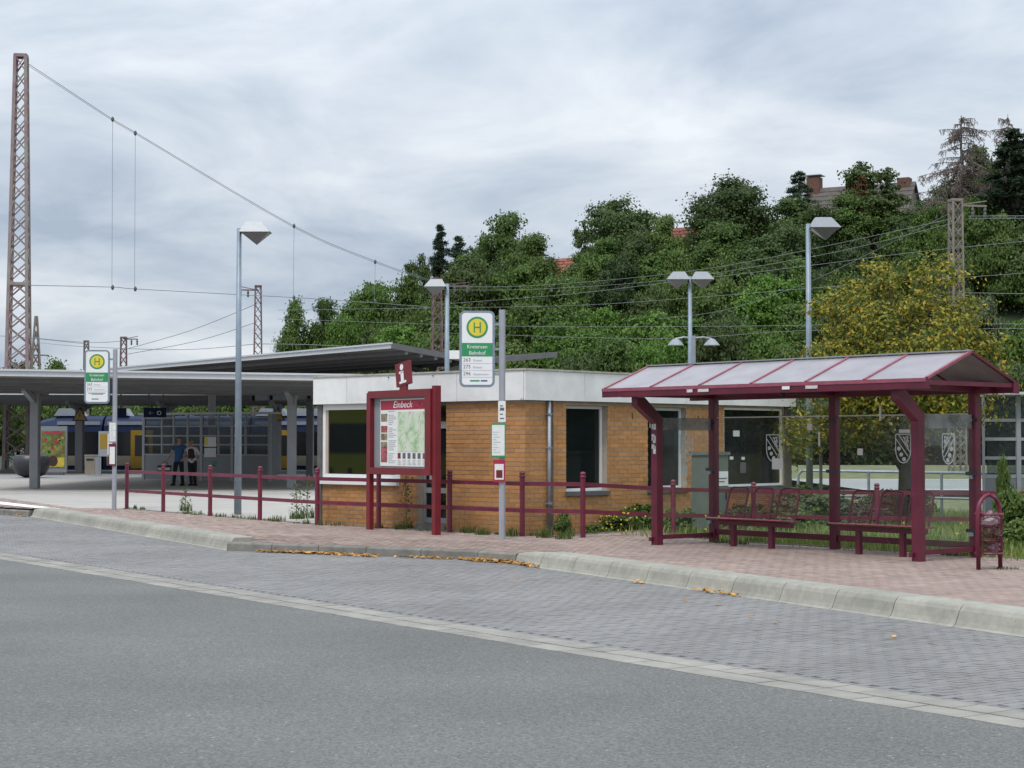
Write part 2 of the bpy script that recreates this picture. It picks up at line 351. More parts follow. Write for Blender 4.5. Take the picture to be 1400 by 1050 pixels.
def text(s, size, material, parent, m, ext=.001, align='CENTER', name='lettering', shear=0, wscale=1.0):
    cu = bpy.data.curves.new('txt', 'FONT'); cu.body = s; cu.size = size; cu.align_x = align; cu.align_y = 'CENTER'; cu.extrude = ext; cu.shear = shear
    cu.resolution_u = 3
    o = bpy.data.objects.new('txt', cu); COL.objects.link(o)
    bpy.context.view_layer.update(); dg = bpy.context.evaluated_depsgraph_get()
    me = bpy.data.meshes.new_from_object(o.evaluated_get(dg)); bpy.data.objects.remove(o); bpy.data.curves.remove(cu)
    me.transform(Matrix.Diagonal((wscale, 1, 1, 1))); me.transform(m); me.materials.clear(); me.materials.append(MATS[material]); me.name = name
    return part(name, me, None, parent)
def FACE(x, y, z, rx=0):                   # text plane facing local -Y
    return Matrix.Translation((x, y, z)) @ Matrix.Rotation(math.pi / 2, 4, 'X') @ Matrix.Rotation(rx, 4, 'Z')

# ================================================================== GROUND
def flat(pts, z): return MB().quad(*[(p[0], p[1], p[2] if len(p) > 2 else z) for p in pts])
g = MB(); S = 900
g.quad((-S, -60, -.34), (S, -60, -.34), (S, 1500, -.34), (-S, 1500, -.34)); struct('ground', g, 'ballast')
U = Vector((.572, -.820, 0)).normalized(); NV = Vector((.820, .572, 0)).normalized()   # bus lane direction / away from the road
S0 = Vector((-7.92, 27.22, 0))
def SL(t, n, z): return S0 + U * t + NV * n + Vector((0, 0, z))
road = MB().quad(SL(-60, -40, -.2), SL(60, -40, -.2), SL(60, 0, -.2), SL(-60, 0, -.2)); road_o = struct('road', road, 'asphalt')
# kerb line on the road side (bottom edge of the kerb)
KL = [Vector(p) for p in ((-26, 49.6, 0), (-13.4, 44.4, 0), (-11.8, 42.9, 0))]
KA = [Vector((-11.76, 42.9, 0)), Vector((-4.78, 29.45, 0))]
KM = [Vector((-4.78, 29.45, 0)), Vector((-2.34, 28.16, 0)), Vector((-.53, 27.1, 0)), Vector((.05, 26.45, 0))]
KR = [Vector((.05, 26.45, 0)), Vector((.36, 25.45, 0)), Vector((4.77, 16.44, 0)), Vector((9.2, 7.4, 0))]
def inward(a, b): d = (b - a).normalized(); return Vector((-d.y, d.x, 0))
kerb = bpy.data.objects.new('kerb', None); COL.objects.link(kerb); kerb['kind'] = 'structure'
HIGH = [(0, -.2), (.035, -.185), (.06, -.14), (.095, -.045), (.125, -.004), (.15, .012), (.50, .012), (.50, -.2)]
LOW = [(0, -.2), (.01, -.085), (.03, -.06), (.16, -.055), (.16, -.2)]
def kerb_run(line, prof0, prof1, material, step=1.0):
    pts = [line[0]]; segs = []
    for a, b in zip(line[:-1], line[1:]):
        n = max(1, round((b - a).length / step))
        for i in range(n): segs.append((a.lerp(b, i / n), a.lerp(b, (i + 1) / n), inward(a, b)))
    for i, (a, b, nn) in enumerate(segs):
        np_ = segs[i - 1][2] if i else nn; nx = segs[i + 1][2] if i < len(segs) - 1 else nn
        na = (np_ + nn).normalized(); nb = (nn + nx).normalized(); d = (b - a).normalized() * .006
        f0 = prof1 if prof1 and i == 0 else prof0
        vs = [a + d + na * o + Vector((0, 0, z)) for o, z in f0] + [b - d + nb * o + Vector((0, 0, z)) for o, z in prof0]
        n = len(prof0); m = MB(); m.tint = rnd.random()
        m.add(vs, [tuple(range(n))[::-1], tuple(range(n, 2 * n))] + [(k, k + n, (k + 1) % n + n, (k + 1) % n) for k in range(n)])
        m.f = [f[::-1] for f in m.f]
        part('kerb_stone', m, material, kerb)
kerb_run(KL, LOW, None, 'kerb_old'); kerb_run(KA, HIGH, None, 'kerb_concrete'); kerb_run(KM, LOW, None, 'kerb_old', .95)
TR = [(0, -.2), (.01, -.15), (.02, -.11), (.04, -.07), (.06, -.055), (.10, -.05), (.30, -.03), (.30, -.2)]
kerb_run(KR, HIGH, TR, 'kerb_concrete')

# pavers -----------------------------------------------------------------
def inside(p, poly):
    c = False; j = len(poly) - 1
    for i in range(len(poly)):
        a, b = poly[i], poly[j]
        if (a[1] > p[1]) != (b[1] > p[1]) and p[0] < (b[0] - a[0]) * (p[1] - a[1]) / (b[1] - a[1]) + a[0]: c = not c
        j = i
    return c
def paver(mb, c, ex, ey, l, w, z, gap=.0024, ch=.002, rd=None):
    dz = rd.uniform(-.0012, .0012); tx = rd.uniform(-.002, .002)
    a, b = l / 2 - gap, w / 2 - gap; lo = []; hi = []
    for sx, sy in ((-1, -1), (1, -1), (1, 1), (-1, 1)):
        lo.append(c + ex * (sx * a) + ey * (sy * b) + Vector((0, 0, z - .02)))
    for sx, sy in ((-1, -1), (1, -1), (1, 1), (-1, 1)):
        hi.append(c + ex * (sx * (a - ch)) + ey * (sy * (b - ch)) + Vector((0, 0, z + dz + tx * sx)))
    mb.add(lo + hi, [(4, 5, 6, 7), (0, 1, 5, 4), (1, 2, 6, 5), (2, 3, 7, 6), (3, 0, 4, 7)])
def pave(parent, poly, org, ex, ey, l, w, z, material, name, keep=None, nparts=300):
    rd = random.Random(3); xs = [(Vector((p[0], p[1], 0)) - org).dot(ex) for p in poly]; ys = [(Vector((p[0], p[1], 0)) - org).dot(ey) for p in poly]
    cells = []
    for j in range(int(min(ys) / w) - 1, int(max(ys) / w) + 2):
        for i in range(int(min(xs) / l) - 1, int(max(xs) / l) + 2):
            c = org + ex * (i * l + (l / 2 if j % 2 else 0)) + ey * (j * w)
            if not inside(c, poly): continue
            if keep and not keep(c): continue
            cells.append(c)
    def vis(c):
        px = 700 + FPX * c.x / c.y; return -20 < px < 1420 and c.y < 60
    cells = [c for c in cells if -1.0 < c.y and abs(c.x) < .34 * c.y + 3]
    cells.sort(key=lambda c: (0 if vis(c) else 1, c.length))
    me = None; proto = []
    for k in range(4):
        m = MB(); paver(m, Vector((0, 0, 0)), ex, ey, l, w, 0, rd=rd); proto.append(m.mesh(name, material))
    for c in cells[:nparts]:
        o = link(name, rd.choice(proto), parent); o.location = (c.x, c.y, z)
    st = MB()
    for c in cells[nparts:]:
        st.tint = rd.random() or .1; paver(st, c, ex, ey, l, w, z, rd=rd)
    part(name + '_field', st, material, parent, kind='stuff')
# bus bay
kedge = KL + KA[1:] + KM[1:] + KR[1:]
bay_poly = [SL(-34, .55, 0), SL(30, .55, 0), SL(30, 5.6, 0)] + [p + Vector((.1, .05, 0)) for p in kedge[::-1]]
bayb = MB().quad(*[(p.x, p.y, -.216) for p in [SL(-60, 0, 0), SL(60, 0, 0), SL(60, 9, 0), SL(-60, 9, 0)]])
# base sheet of the bay lies under the pavers only
bay = struct('bus_bay_paving', bayb, 'dark_joint')
VL = NV
pave(bay, bay_poly, S0, VL, U, .2, .1, -.2, 'bay_paver', 'paver', keep=lambda c: (c - S0).dot(NV) > .65)
hp = MB()
for k in range(500):                       # cut pavers along the gutter
    c = SL(-22 + k * .1, .60, 0); hp.tint = rnd.random(); paver(hp, c, VL, U, .1, .1, -.2, rd=rnd)
part('cut_paver_row', hp, 'bay_paver', bay, kind='stuff')
gut = bpy.data.objects.new('gutter', None); COL.objects.link(gut); gut['kind'] = 'structure'
for row, (n0, l) in enumerate(((.005, .5), (.275, .3))):
    k0 = -26.0
    while k0 < 27:
        m = MB(); m.tint = rnd.random(); paver(m, SL(k0 + l / 2, n0 + .135, 0), U, NV, l, .27, -.197 + row * .003, gap=.005, rd=rnd)
        part('gutter_slab', m, 'gutter_slab', gut); k0 += l

# sidewalk
FE = [Vector((-9.45, 42.6, 0)), Vector((.18, 30.45, 0))]
walk_edge = [(-14.9, 51.0), (-10.8, 43.2), (-9.45, 42.7), (-3.85, 34.5), (.15, 30.6), (.62, 29.95), (2.5, 32.2), (2.95, 30.4), (3.47, 28.70), (7.2, 24.25), (9.0, 22.4), (12, 18.8), (12, 8.5)]
inner = []
for run, dep in ((KL, .13), (KA, .46), (KM, .13), (KR, .46)):
    for i, p in enumerate(run):
        nn = inward(run[max(0, i - 1)], run[max(1, i)]) if i else inward(run[0], run[1]); q = p + nn * dep; inner.append((q.x, q.y, -.055 if dep < .3 else 0))
wb = MB(); wp = [(x, y, -.016) for x, y in walk_edge]
poly = [(a, b, c - .014) for a, b, c in inner] + wp[::-1]
import mathutils
tri = mathutils.geometry.tessellate_polygon([[Vector((p[0], p[1], 0)) for p in poly]])
wb.add([(x, y, -.03 if z > -.03 else -.075) for x, y, z in poly], [tuple(t) for t in tri])
walk = struct('sidewalk', wb, 'sand_joint')
wpoly = [(a, b) for a, b, c in inner] + walk_edge[::-1]
def zwalk(c):                              # the walk dips a little towards the low kerb
    best = 9
    for a, b in zip(KM[:-1], KM[1:]):
        d = b - a; t = max(0, min(1, (c - a).dot(d) / d.length_squared)); best = min(best, (c - a - d * t).length)
    e = KM[-1]; return -.05 * max(0, 1 - max(0, best - .13) / 1.2)
rd2 = random.Random(5); ex = U; ey = NV; cells = []
for j in range(-10, 170):
    for i in range(-190, 130):
        c = S0 + ex * (i * .2 + (.1 if j % 2 else 0)) + ey * (2.5 + j * .1)
        if 14 < c.y < 56 and abs(c.x) < .33 * c.y + 1.5 and inside(c, wpoly): cells.append(c)
cells.sort(key=lambda c: c.length if abs(c.x) < .292 * c.y else 99 + c.length)
pm = MB(); paver(pm, Vector((0, 0, 0)), ex, ey, .2, .1, 0, rd=rd2); pmesh = pm.mesh('paver', 'walk_paver')
for c in cells[:300]: o = link('paver', pmesh, walk); o.location = (c.x, c.y, 0.0 + zwalk(c))
st = MB()
for c in cells[300:]:
    st.tint = rd2.random() or .1; paver(st, c, ex, ey, .2, .1, zwalk(c), rd=rd2)
part('paver_field', st, 'walk_paver', walk, kind='stuff')
# plaza, platform, verge, far road
pl = MB().quad((-9.45, 42.75, -.008), (-3.9, 34.6, -.008), (4.6, 40, -.008), (9, 76, -.008), (-60, 76, -.008), (-60, 52, -.008), (-15, 51, -.008), (-10.8, 43.3, -.008)); struct('plaza', pl, 'plaza_paving')
# joints between the plaza slabs
pj = MB()
for k in range(26):
    y = 44 + k * 1.25; pj.quad((-30, y, -.004), (4, y - 1.5, -.004), (4, y - 1.47, -.004), (-30, y + .03, -.004))
struct('plaza_joint', pj, 'sand_joint')
pf = MB().quad((-60, 76, -.012), (9, 76, -.012), (14, 101.5, -.012), (-60, 101.5, -.012)); struct('platform', pf, 'platform_paving')
pe = MB().box(-60, 14, 101.5, 101.8, -.6, -.006); struct('platform_edge', pe, 'kerb_concrete')
tl = MB().quad((-40, 57.3, -.002), (12, 54.8, -.002), (12, 55.0, -.002), (-40, 57.55, -.002)); struct('tactile_strip', tl, 'line_white')
wl = MB(); a = [G(-10, 685), G(82, 695.6), G(76, 697.8), G(-10, 689)]
wl.quad(*[(p.x, p.y, .010) for p in a]); struct('painted_line', wl, 'line_white')
vb = MB()
def verge_z(x, y): return -.05 - .22 * max(0, min(1, (y - 29) / 6)) if y < 60 else -.02
def vok(x, y):
    ok = True
    for a, b in ((x, y), (x + .5, y), (x, y + .6), (x + .5, y + .6)):
        s_ = (a - 3.274) * .767 + (b - 28.512) * .642; q = (a - .62) * .76 - (b - 29.95) * .65
        if not (s_ > .22 or (q < 0 and False)): ok = False
    return ok
gx = [-1.5 + i * .5 for i in range(0, 84)]; gy = [14 + i * .6 for i in range(0, 80)]
vs = [(x, y, min(verge_z(x, y), -.04) - .02) for y in gy for x in gx]; nx = len(gx)
vb.add(vs, [(j * nx + i, j * nx + i + 1, (j + 1) * nx + i + 1, (j + 1) * nx + i) for j in range(len(gy) - 1) for i in range(nx - 1)
            if vok(gx[i], gy[j])])
vo = struct('verge', vb, 'verge_soil')
fr = MB().quad((12, 60, -.02), (60, 52, -.02), (80, 72, -.02), (12, 78, -.02)); struct('far_road', fr, 'far_road')
for y in (60.5, 77):
    struct('road_edge_line', MB().quad((12, y, -.014), (70, y - 7, -.014), (70, y - 6.6, -.014), (12, y + .4, -.014)), 'line_white')
bk = MB().quad((12, 78, -.05), (80, 72, -.05), (85, 92, .35), (12, 96, .35)); struct('grass_bank', bk, 'verge_soil')

# hill ------------------------------------------------------------------
RX = [-60, -30, -24, -18, -12, 0, 21, 46, 90, 200]; RH = [0, .3, 3, 7.5, 10, 14, 18, 22, 25, 25]
def hill(x, y):
    s = (y - 112) / 55; s = max(0, min(1, s)); s = s * s * (3 - 2 * s)
    xs = x * 170 / max(y, 60)
    return float(np.interp(xs, RX, RH)) * s - .3 * (1 - s)
hm = MB(); hx = list(range(-90, 211, 6)); hy = list(range(100, 281, 6))
hm.add([(x, y, hill(x, y)) for y in hy for x in hx], [(j * len(hx) + i, j * len(hx) + i + 1, (j + 1) * len(hx) + i + 1, (j + 1) * len(hx) + i) for j in range(len(hy) - 1) for i in range(len(hx) - 1)])
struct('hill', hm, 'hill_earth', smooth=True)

# ================================================================== BUILDING
BA = math.atan2(.735, .68)
bld = thing('brick_kiosk_building', 'low orange brick station kiosk with a white fascia and dark windows behind the red fence', 'building', (.23, 31.1, 0), BA)
LW, LL = 8.4, 5.5; ZT = 2.38
def wall_piers(mb, tr, L, ops, d0=.0085, d1=.24, z0=-.3, z1=ZT):
    ops = sorted(ops); t = 0.0088
    segs = []
    for (a, b, c, d) in ops:
        segs.append((t, a, z0, z1)); segs.append((a, b, z0, c)); segs.append((a, b, d, z1)); t = b
    segs.append((t, L, z0, z1))
    for a, b, c, d in segs:
        if b - a < .003 or d - c < .003: continue
        ps = [tr(a, -d0, c), tr(b, -d0, c), tr(b, -d1, c), tr(a, -d1, c)]; m = [(p[0], p[1], d) for p in ps]
        mb.add(ps + m, [(3, 2, 1, 0), (4, 5, 6, 7), (0, 1, 5, 4), (1, 2, 6, 5), (2, 3, 7, 6), (3, 0, 4, 7)])
trR = lambda t, o, z: Vector((t, -o, z)); trL = lambda t, o, z: Vector((-o, t, z))
opR = [(.64, .76, -.3, ZT), (1.11, 2.29, .70, 2.29), (3.5, 4.72, .70, 2.29), (5.97, 8.08, .70, 2.32)]
opL = [(1.97, 2.74, -.3, ZT), (3.2, 5.49, .80, ZT)]
bricks = []
def bricks_on(tr, L, ops, key):
    z = -.19; row = 0; H = .081
    while z + H <= ZT + .01:
        z1 = min(z + H - .0135, ZT - .002); off = (0, .125)[row % 2]
        iv = [(.004 if key == 'R' else 0, L)]
        for a, b, c, d in ops:
            if z1 > c + .005 and z < d - .005:
                iv = [q for i in iv for q in ((i[0], min(i[1], a)), (max(i[0], b), i[1])) if q[1] - q[0] > .02]
        for a, b in iv:
            k = math.floor((a - off) / .25); t = off + k * .25
            while t < b:
                s, e = max(t, a), min(t + .236, b)
                if e - s > .03: bricks.append((s, e, z, z1, tr, key))
                t += .25
        z += H; row += 1
bricks_on(trR, LW, opR, 'R'); bricks_on(trL, LL, opL, 'L')
def brick_mesh(mb, s, e, z, z1, tr):
    o = rnd.uniform(-.0015, .0015)
    f = [tr(s, o, z), tr(e, o, z), tr(e, o, z1), tr(s, o, z1)]; b = [tr(s, -.014, z), tr(e, -.014, z), tr(e, -.014, z1), tr(s, -.014, z1)]
    mb.add(f + b, [(0, 1, 2, 3), (1, 0, 4, 5), (2, 1, 5, 6), (3, 2, 6, 7), (0, 3, 7, 4)])
walls = {}
for key, tr, L, ops in (('R', trR, LW, opR), ('L', trL, LL, opL)):
    w = MB(); wall_piers(w, tr, L, ops); walls[key] = part('wall', w, 'mortar', bld)
bricks.sort(key=lambda q: (q[0] + q[1]) / 2 + (0 if q[3] > .05 else 50))
cache = {}
for i, (s, e, z, z1, tr, key) in enumerate(bricks[:300]):
    kk = (round(e - s, 3), round(z1 - z, 3), key)
    if kk not in cache:
        m = MB(); brick_mesh(m, 0, e - s, 0, z1 - z, tr); cache[kk] = m.mesh('brick', 'brick_clay')
    o = link('brick', cache[kk], walls[key]); o.location = tr(s, 0, z)
for key in 'RL':
    st = MB()
    for s, e, z, z1, tr, k in bricks[300:]:
        if k == key: st.tint = rnd.random() or .1; brick_mesh(st, s, e, z, z1, tr)
    part('brick_courses', st, 'brick_clay', walls[key], kind='stuff')
# back walls
bwm = MB().box(LW - .22, LW, .02, LL, -.3, ZT - .003).box(.02, LW - .23, LL - .22, LL - .002, -.3, ZT - .003); part('back_wall', bwm, 'mortar', bld)
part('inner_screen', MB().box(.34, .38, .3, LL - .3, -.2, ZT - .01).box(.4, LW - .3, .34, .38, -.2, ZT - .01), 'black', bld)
roof = part('roof', MB().box(.0, LW + .05, .0, LL, ZT + .004, ZT + .40), 'panel_grey', bld)
ov = .10; z0, z1 = ZT - .0, 2.885
def fpanel(a, b, tr): 
    m = MB(); ps = [tr(a, ov, z0 - .02), tr(b, ov, z0 - .02), tr(b, ov - .04, z0 - .02), tr(a, ov - .04, z0 - .02)]
    m.add(ps + [Vector((p.x, p.y, z1)) for p in ps], [(3, 2, 1, 0), (4, 5, 6, 7), (0, 1, 5, 4), (1, 2, 6, 5), (2, 3, 7, 6), (3, 0, 4, 7)]); return m
mat('fascia_white', (.76, .76, .74), .6, var=.06, scale=2.2, bump=.1, big=.14, bigscale=1.3, chips=3.2, chipcol=(.42, .41, .36))
mat('fascia_cap', (.40, .385, .33), .7, var=.25, scale=6)
cuts = [-ov, 1.52, 3.05, 4.58, 6.1, 7.4, 8.42]
for a, b in zip(cuts[:-1], cuts[1:]): part('fascia_panel', fpanel(a + .004, b - .004, trR), 'fascia_white', roof)
cuts = [-ov + .045, 1.6, 3.1, 4.6, 5.6]
for a, b in zip(cuts[:-1], cuts[1:]): part('fascia_panel', fpanel(a + .004, b - .004, trL), 'fascia_white', roof)
cap = MB().box(-ov - .02, LW + .04, -ov - .02, .10, z1 + .002, z1 + .035).box(-ov - .02, .1, .102, LL + .12, z1 + .002, z1 + .035); part('roof_edge_trim', cap, 'fascia_cap', roof)
# small hooks along the trim
for t in (.9, 2.2, 3.4): part('bolt', MB().box(-ov - .024, -ov - .004, t, t + .02, z1 - .05, z1 - .03), 'rust', roof)
for t in (2.4, 4.3, 6.6, 7.9): part('bolt', MB().box(t, t + .02, -ov - .012, -ov + .004, z1 - .4, z1 - .38), 'rust', roof)
part('soffit', MB().box(-ov, LW, -ov + .045, 0.02, ZT - .012, ZT + .002).box(-ov + .045, .0, .03, LL, ZT - .012, ZT + .002), 'stone_sill', roof)
def window(tr, a, b, c, d, dep=.13, fw=.055, pane='window_dark', sill=True, L=None, R_=None):
    m = MB()
    def bx(a0, b0, c0, d0, o0, o1):
        ps = [tr(a0, o0, c0), tr(b0, o0, c0), tr(b0, o1, c0), tr(a0, o1, c0)]
        m.add(ps + [Vector((p.x, p.y, d0)) for p in ps], [(3, 2, 1, 0), (4, 5, 6, 7), (0, 1, 5, 4), (1, 2, 6, 5), (2, 3, 7, 6), (3, 0, 4, 7)])
    bx(a, a + fw, c, d, -dep, -dep - .06); bx(b - fw, b, c, d, -dep, -dep - .06)
    bx(a + fw, b - fw, c, c + fw, -dep, -dep - .06); bx(a + fw, b - fw, d - fw, d, -dep, -dep - .06)
    w = part('window', m, 'white_frame', bld); m = MB()
    bx(a + fw, b - fw, c + fw, d - fw, -dep - .03, -dep - .04); part('pane', m, pane, w)
    if sill:
        m = MB(); bx(a - .03, b + .03, c - .075, c - .005, .05, -dep + .01); part('sill', m, 'stone_sill', w)
    return w
window(trR, 1.115, 2.285, .71, 2.285); window(trR, 3.505, 4.715, .71, 2.285); window(trR, 5.975, 8.075, .71, 2.315, dep=.03, fw=.045)
wl_ = window(trL, 3.2, 5.48, .86, 2.375, dep=.01, fw=.13, pane='window_shop', sill=False)
m = MB(); m.box(-.08, .005, 3.22, 5.44, .79, .855); part('sill', m, 'white_frame', wl_)
part('corner_post', MB().box(-.02, .10, 5.43, 5.56, -.3, ZT - .003), 'stone_sill', bld, 'dark grey corner post')
part('corner_post', MB().box(8.12, 8.36, -.02, .05, -.3, ZT - .003), 'stone_sill', bld, 'dark grey corner post')
# glass door in its recess
dr = MB(); o = .17
for a0, b0, c0, d0 in ((1.98, 2.03, .1, 2.37), (2.68, 2.73, .1, 2.37), (2.03, 2.68, 1.87, 2.0), (2.03, 2.68, .66, .76), (2.03, 2.68, .1, .2), (2.03, 2.68, 2.30, 2.37)):
    dr.box(o, o + .06, a0, b0, c0, d0)
door = part('door', dr, 'frame_grey', bld)
for c0, d0 in ((.2, .66), (.76, 1.87), (2.0, 2.30)): part('pane', MB().box(o + .03, o + .04, 2.03, 2.68, c0, d0), 'window_dark', door)
part('handle', MB().bar((o - .05, 2.64, .95), (o - .05, 2.64, 1.25), .025), 'galvanised', door)
part('notice', MB().box(o + .02, o + .028, 2.3, 2.6, .85, 1.1), 'print_grey', door)
part('door_step', MB().box(-.05, o + .1, 1.98, 2.73, -.05, .09), 'kerb_old', bld)
# downpipe and the dark slot beside it
dp = MB().tube([(.59, -.05, -.02), (.59, -.05, ZT - .02)], .034, 10); dpo = part('downpipe', dp, 'galvanised', bld, smooth=True)
for z in (.5, 1.5, 2.1): part('pipe_clip', MB().box(.55, .63, -.092, -.0, z, z + .03), 'galvanised', dpo)
part('slot_backing', MB().box(.635, .765, .12, .14, -.3, ZT - .003), 'black', bld)
part('wall_slit', MB().box(3.02, 3.035, -.006, .006, 2.05, 2.17).box(5.1, 5.115, -.006, .006, 2.02, 2.14), 'black', bld)
# the paper notices behind the large right window
w3 = [c for c in bld.children if c.name.startswith('window')][2]
for a0, c0, w_, h_ in ((6.36, 1.73, .22, .12), (6.24, 1.26, .12, .06), (6.65, 1.25, .11, .06), (6.6, .98, .2, .22)):
    part('paper_notice', MB().box(a0, a0 + w_, .052, .057, c0, c0 + h_), 'paper' if h_ < .2 else 'print_dark', w3)

# electrical cabinet beside the kiosk
cb = thing('electrical_cabinet', 'grey green metal electrical cabinet with a white notice standing against the brick wall', 'cabinet', (3.66, 32.75, -.15), BA)
part('body', MB().box(-.25, .35, -.2, .2, 0, 1.52), 'cabinet_green', cb); part('lid', MB().box(-.28, .38, -.23, .23, 1.524, 1.58), 'cabinet_green', cb)
part('door', MB().box(-.22, .32, -.215, -.202, .12, 1.46), 'cabinet_green', cb); part('notice', MB().box(-.08, .31, -.225, -.217, .95, 1.22), 'paper', cb)
part('handle', MB().box(.24, .27, -.23, -.217, .7, .84), 'black', cb); part('base_frame', MB().box(-.23, .33, -.19, .19, -.12, -.003), 'stone_sill', cb)
part('lettering', MB().box(-.04, .27, -.228, -.226, 1.08, 1.10).box(-.02, .2, -.228, -.226, 1.02, 1.04), 'print_dark', cb)

# ================================================================== RED FENCE
FP = [(174, 696), (224, 698.5), (288, 703.6), (356, 709), (434, 713.5), (518, 720), (615, 728), (714, 733), (797, 735)]
fpos = [G(*p) for p in FP[:]]
FBEND = Vector((-3.80, 34.30, 0)); fpos[0] = Vector((-9.30, 42.45, 0)); fpos[4] = FBEND.copy()
for i in (1, 2, 3, 5, 6):
    a, b = (fpos[0], FBEND) if i < 4 else (FBEND, fpos[7])                      # posts stand on one straight line
    px = FP[i][0]; k = (px - 700) / FPX; d = b - a; den = d.x - k * d.y; t = (k * a.y - a.x) / den; fpos[i] = a + d * t
fpos += [Vector((2.84, 31.0, -.12)), Vector((4.5, 32.75, -.2)), Vector((6.6, 31.8, -.2)), Vector((8.62, 30.9, -.18)), Vector((11.5, 29.3, -.18))]
fence = thing('railing_fence', 'dark red two rail steel fence with ball topped posts between pavement and plaza', 'fence', (0, 0, 0))
FH = 1.10
for i, p in enumerate(fpos):
    h = FH if i < 9 else 1.06
    m = MB().tube([p + Vector((0, 0, -.05)), p + Vector((0, 0, h - .09))], .046, 10)
    po = part('post', m, 'maroon_rail', fence, smooth=False)
    part('post_cap', MB().lathe([(.052, h - .09), (.052, h - .06), (.034, h - .055), (.05, h - .035), (.05, h - .012), (.03, h + .008), (.004, h + .014)], 12, p), 'maroon_rail', po, smooth=True)
for i in range(len(fpos) - 1):
    for z, dz in ((.90, 0), (.44, 0)):
        a, b = fpos[i], fpos[i + 1]; d = (b - a).normalized() * .04
        part('rail', MB().bar(a + d + Vector((0, 0, z)), b - d + Vector((0, 0, z)), .035, .07), 'maroon_rail', fence)

# ================================================================== BUS SHELTER
X0, Y0, TH = 3.274, 28.512, .697
SR = math.atan2(-math.cos(TH), math.sin(TH))
sh = thing('bus_shelter', 'dark red steel bus shelter with pale gabled roof panels and clear glass walls', 'bus shelter', (X0, Y0, 0), SR)
def pst(s, t): return Vector((X0, Y0, 0)) + Vector((math.sin(TH), -math.cos(TH), 0)) * s + Vector((math.cos(TH), math.sin(TH), 0)) * t
PW = .13; S2 = 5.02; SM = 2.505; TF = -1.29
for s in (0, SM, S2):
    part('rear_post', MB().bar((s, 0, 0), (s, 0, 2.29), PW, PW, bev=.012), 'maroon', sh)
for s in (0, S2):
    m = MB()
    prof = [(TF - .065, 0), (TF + .065, 0), (TF + .065, 2.0), (-1.62, 2.315), (-1.78, 2.315), (-1.78, 2.19), (TF - .065, 1.90)]
    m.prism([(s - .065, t, z) for t, z in prof], (.13, 0, 0)); fp_ = part('cranked_post', m, 'maroon', sh)
    part('bolt_stub', MB().bar((s - .05, TF - .11, .09), (s - .05, TF - .066, .09), .06), 'maroon', fp_)
    if s == 0:
        for k, (t, z, w, h) in enumerate(((-.1, 1.84, .05, .1), (0, 1.83, .05, .2), (-.05, 1.66, .04, .1), (.0, 1.62, .05, .12), (-.05, 1.53, .06, .06), (.0, 1.45, .05, .13), (-.04, 1.35, .06, .05), (.01, 1.0, .045, .16))):
            part('sticker', MB().box(s - .068, s - .0665, TF + t, TF + t + w, z, z + h), 'sticker', fp_)
            if k < 6: part('sticker', MB().box(s - .05 + (k % 2) * .03, s + .01 + (k % 2) * .03, TF - .0675, TF - .0662, z - .02, z + h * .8), 'sticker', fp_)
        for k in range(5):
            t = -1.72 + k * .08; z = 2.235 - (t + 1.78) * .6
            part('sticker', MB().box(s - .068, s - .0665, t, t + .055, z - .03, z + .03), 'sticker', fp_)
    else: part('sticker', MB().box(s - .068, s - .0665, TF - .03, TF + .03, 1.7, 1.77), 'sticker', fp_)
# roof
rf = part('roof', MB().box(-.607, 5.62, -1.905, -1.825, 2.32, 2.454), 'maroon', sh)
part('eave_gutter_lip', MB().box(-.607, 5.62, -1.915, -1.907, 2.41, 2.46), 'maroon_faded', rf)
part('back_beam', MB().box(-.607, 5.62, .07, .15, 2.295, 2.424), 'maroon', rf)
part('beam_end_plate', MB().box(5.622, 5.64, .04, .17, 2.285, 2.44), 'maroon', rf)
part('long_beam', MB().box(-.3, 5.55, -1.80, -1.70, 2.318, 2.40), 'maroon', rf); part('long_beam', MB().box(-.3, 5.3, -.05, .05, 2.293, 2.40), 'maroon', rf)
for s in (0, SM, S2): part('cross_beam', MB().box(s - .04, s + .04, -1.69, -.06, 2.32, 2.39), 'maroon', rf)
RZ = 2.823; RT = -.888
fs_ = [-.59 + i * (6.19 / 6) for i in range(7)]
# rafter positions at the eave come from the photograph's six panels
def slope_z(t): return 2.458 + (RZ - 2.458) * (t + 1.83) / (RT + 1.83) if t < RT else RZ + (2.43 - RZ) * (t - RT) / (.11 - RT)
for i, s in enumerate(fs_):
    q = part('rafter', MB().bar((s, -1.86, slope_z(-1.86) + .012), (s, RT, RZ + .012), .045, .035), 'maroon_faded', rf)
    q = part('rafter', MB().bar((s, .12, 2.43 + .012), (s, RT, RZ + .012), .045, .035), 'maroon', rf)
    if i < 6:
        a, b = s + .0225, fs_[i + 1] - .0225
        m = MB(); m.prism([(a, -1.87, slope_z(-1.87)), (b, -1.87, slope_z(-1.87)), (b, RT - .005, RZ), (a, RT - .005, RZ)], (0, 0, .012)); part('roof_panel', m, 'roof_panel', rf)
        m = MB(); m.prism([(a, RT + .005, RZ), (b, RT + .005, RZ), (b, .12, 2.43), (a, .12, 2.43)], (0, 0, .012)); part('roof_panel', m, 'roof_panel', rf)
part('ridge_cap', MB().bar((-.6, RT, RZ + .028), (5.61, RT, RZ + .028), .09, .018), 'lamp_light_grey', rf)
for s in (-.575, 5.595):                   # gable struts and end frames
    part('gable_frame', MB().bar((s, -1.83, 2.40), (s, .08, 2.40), .05, .06), 'maroon', rf)
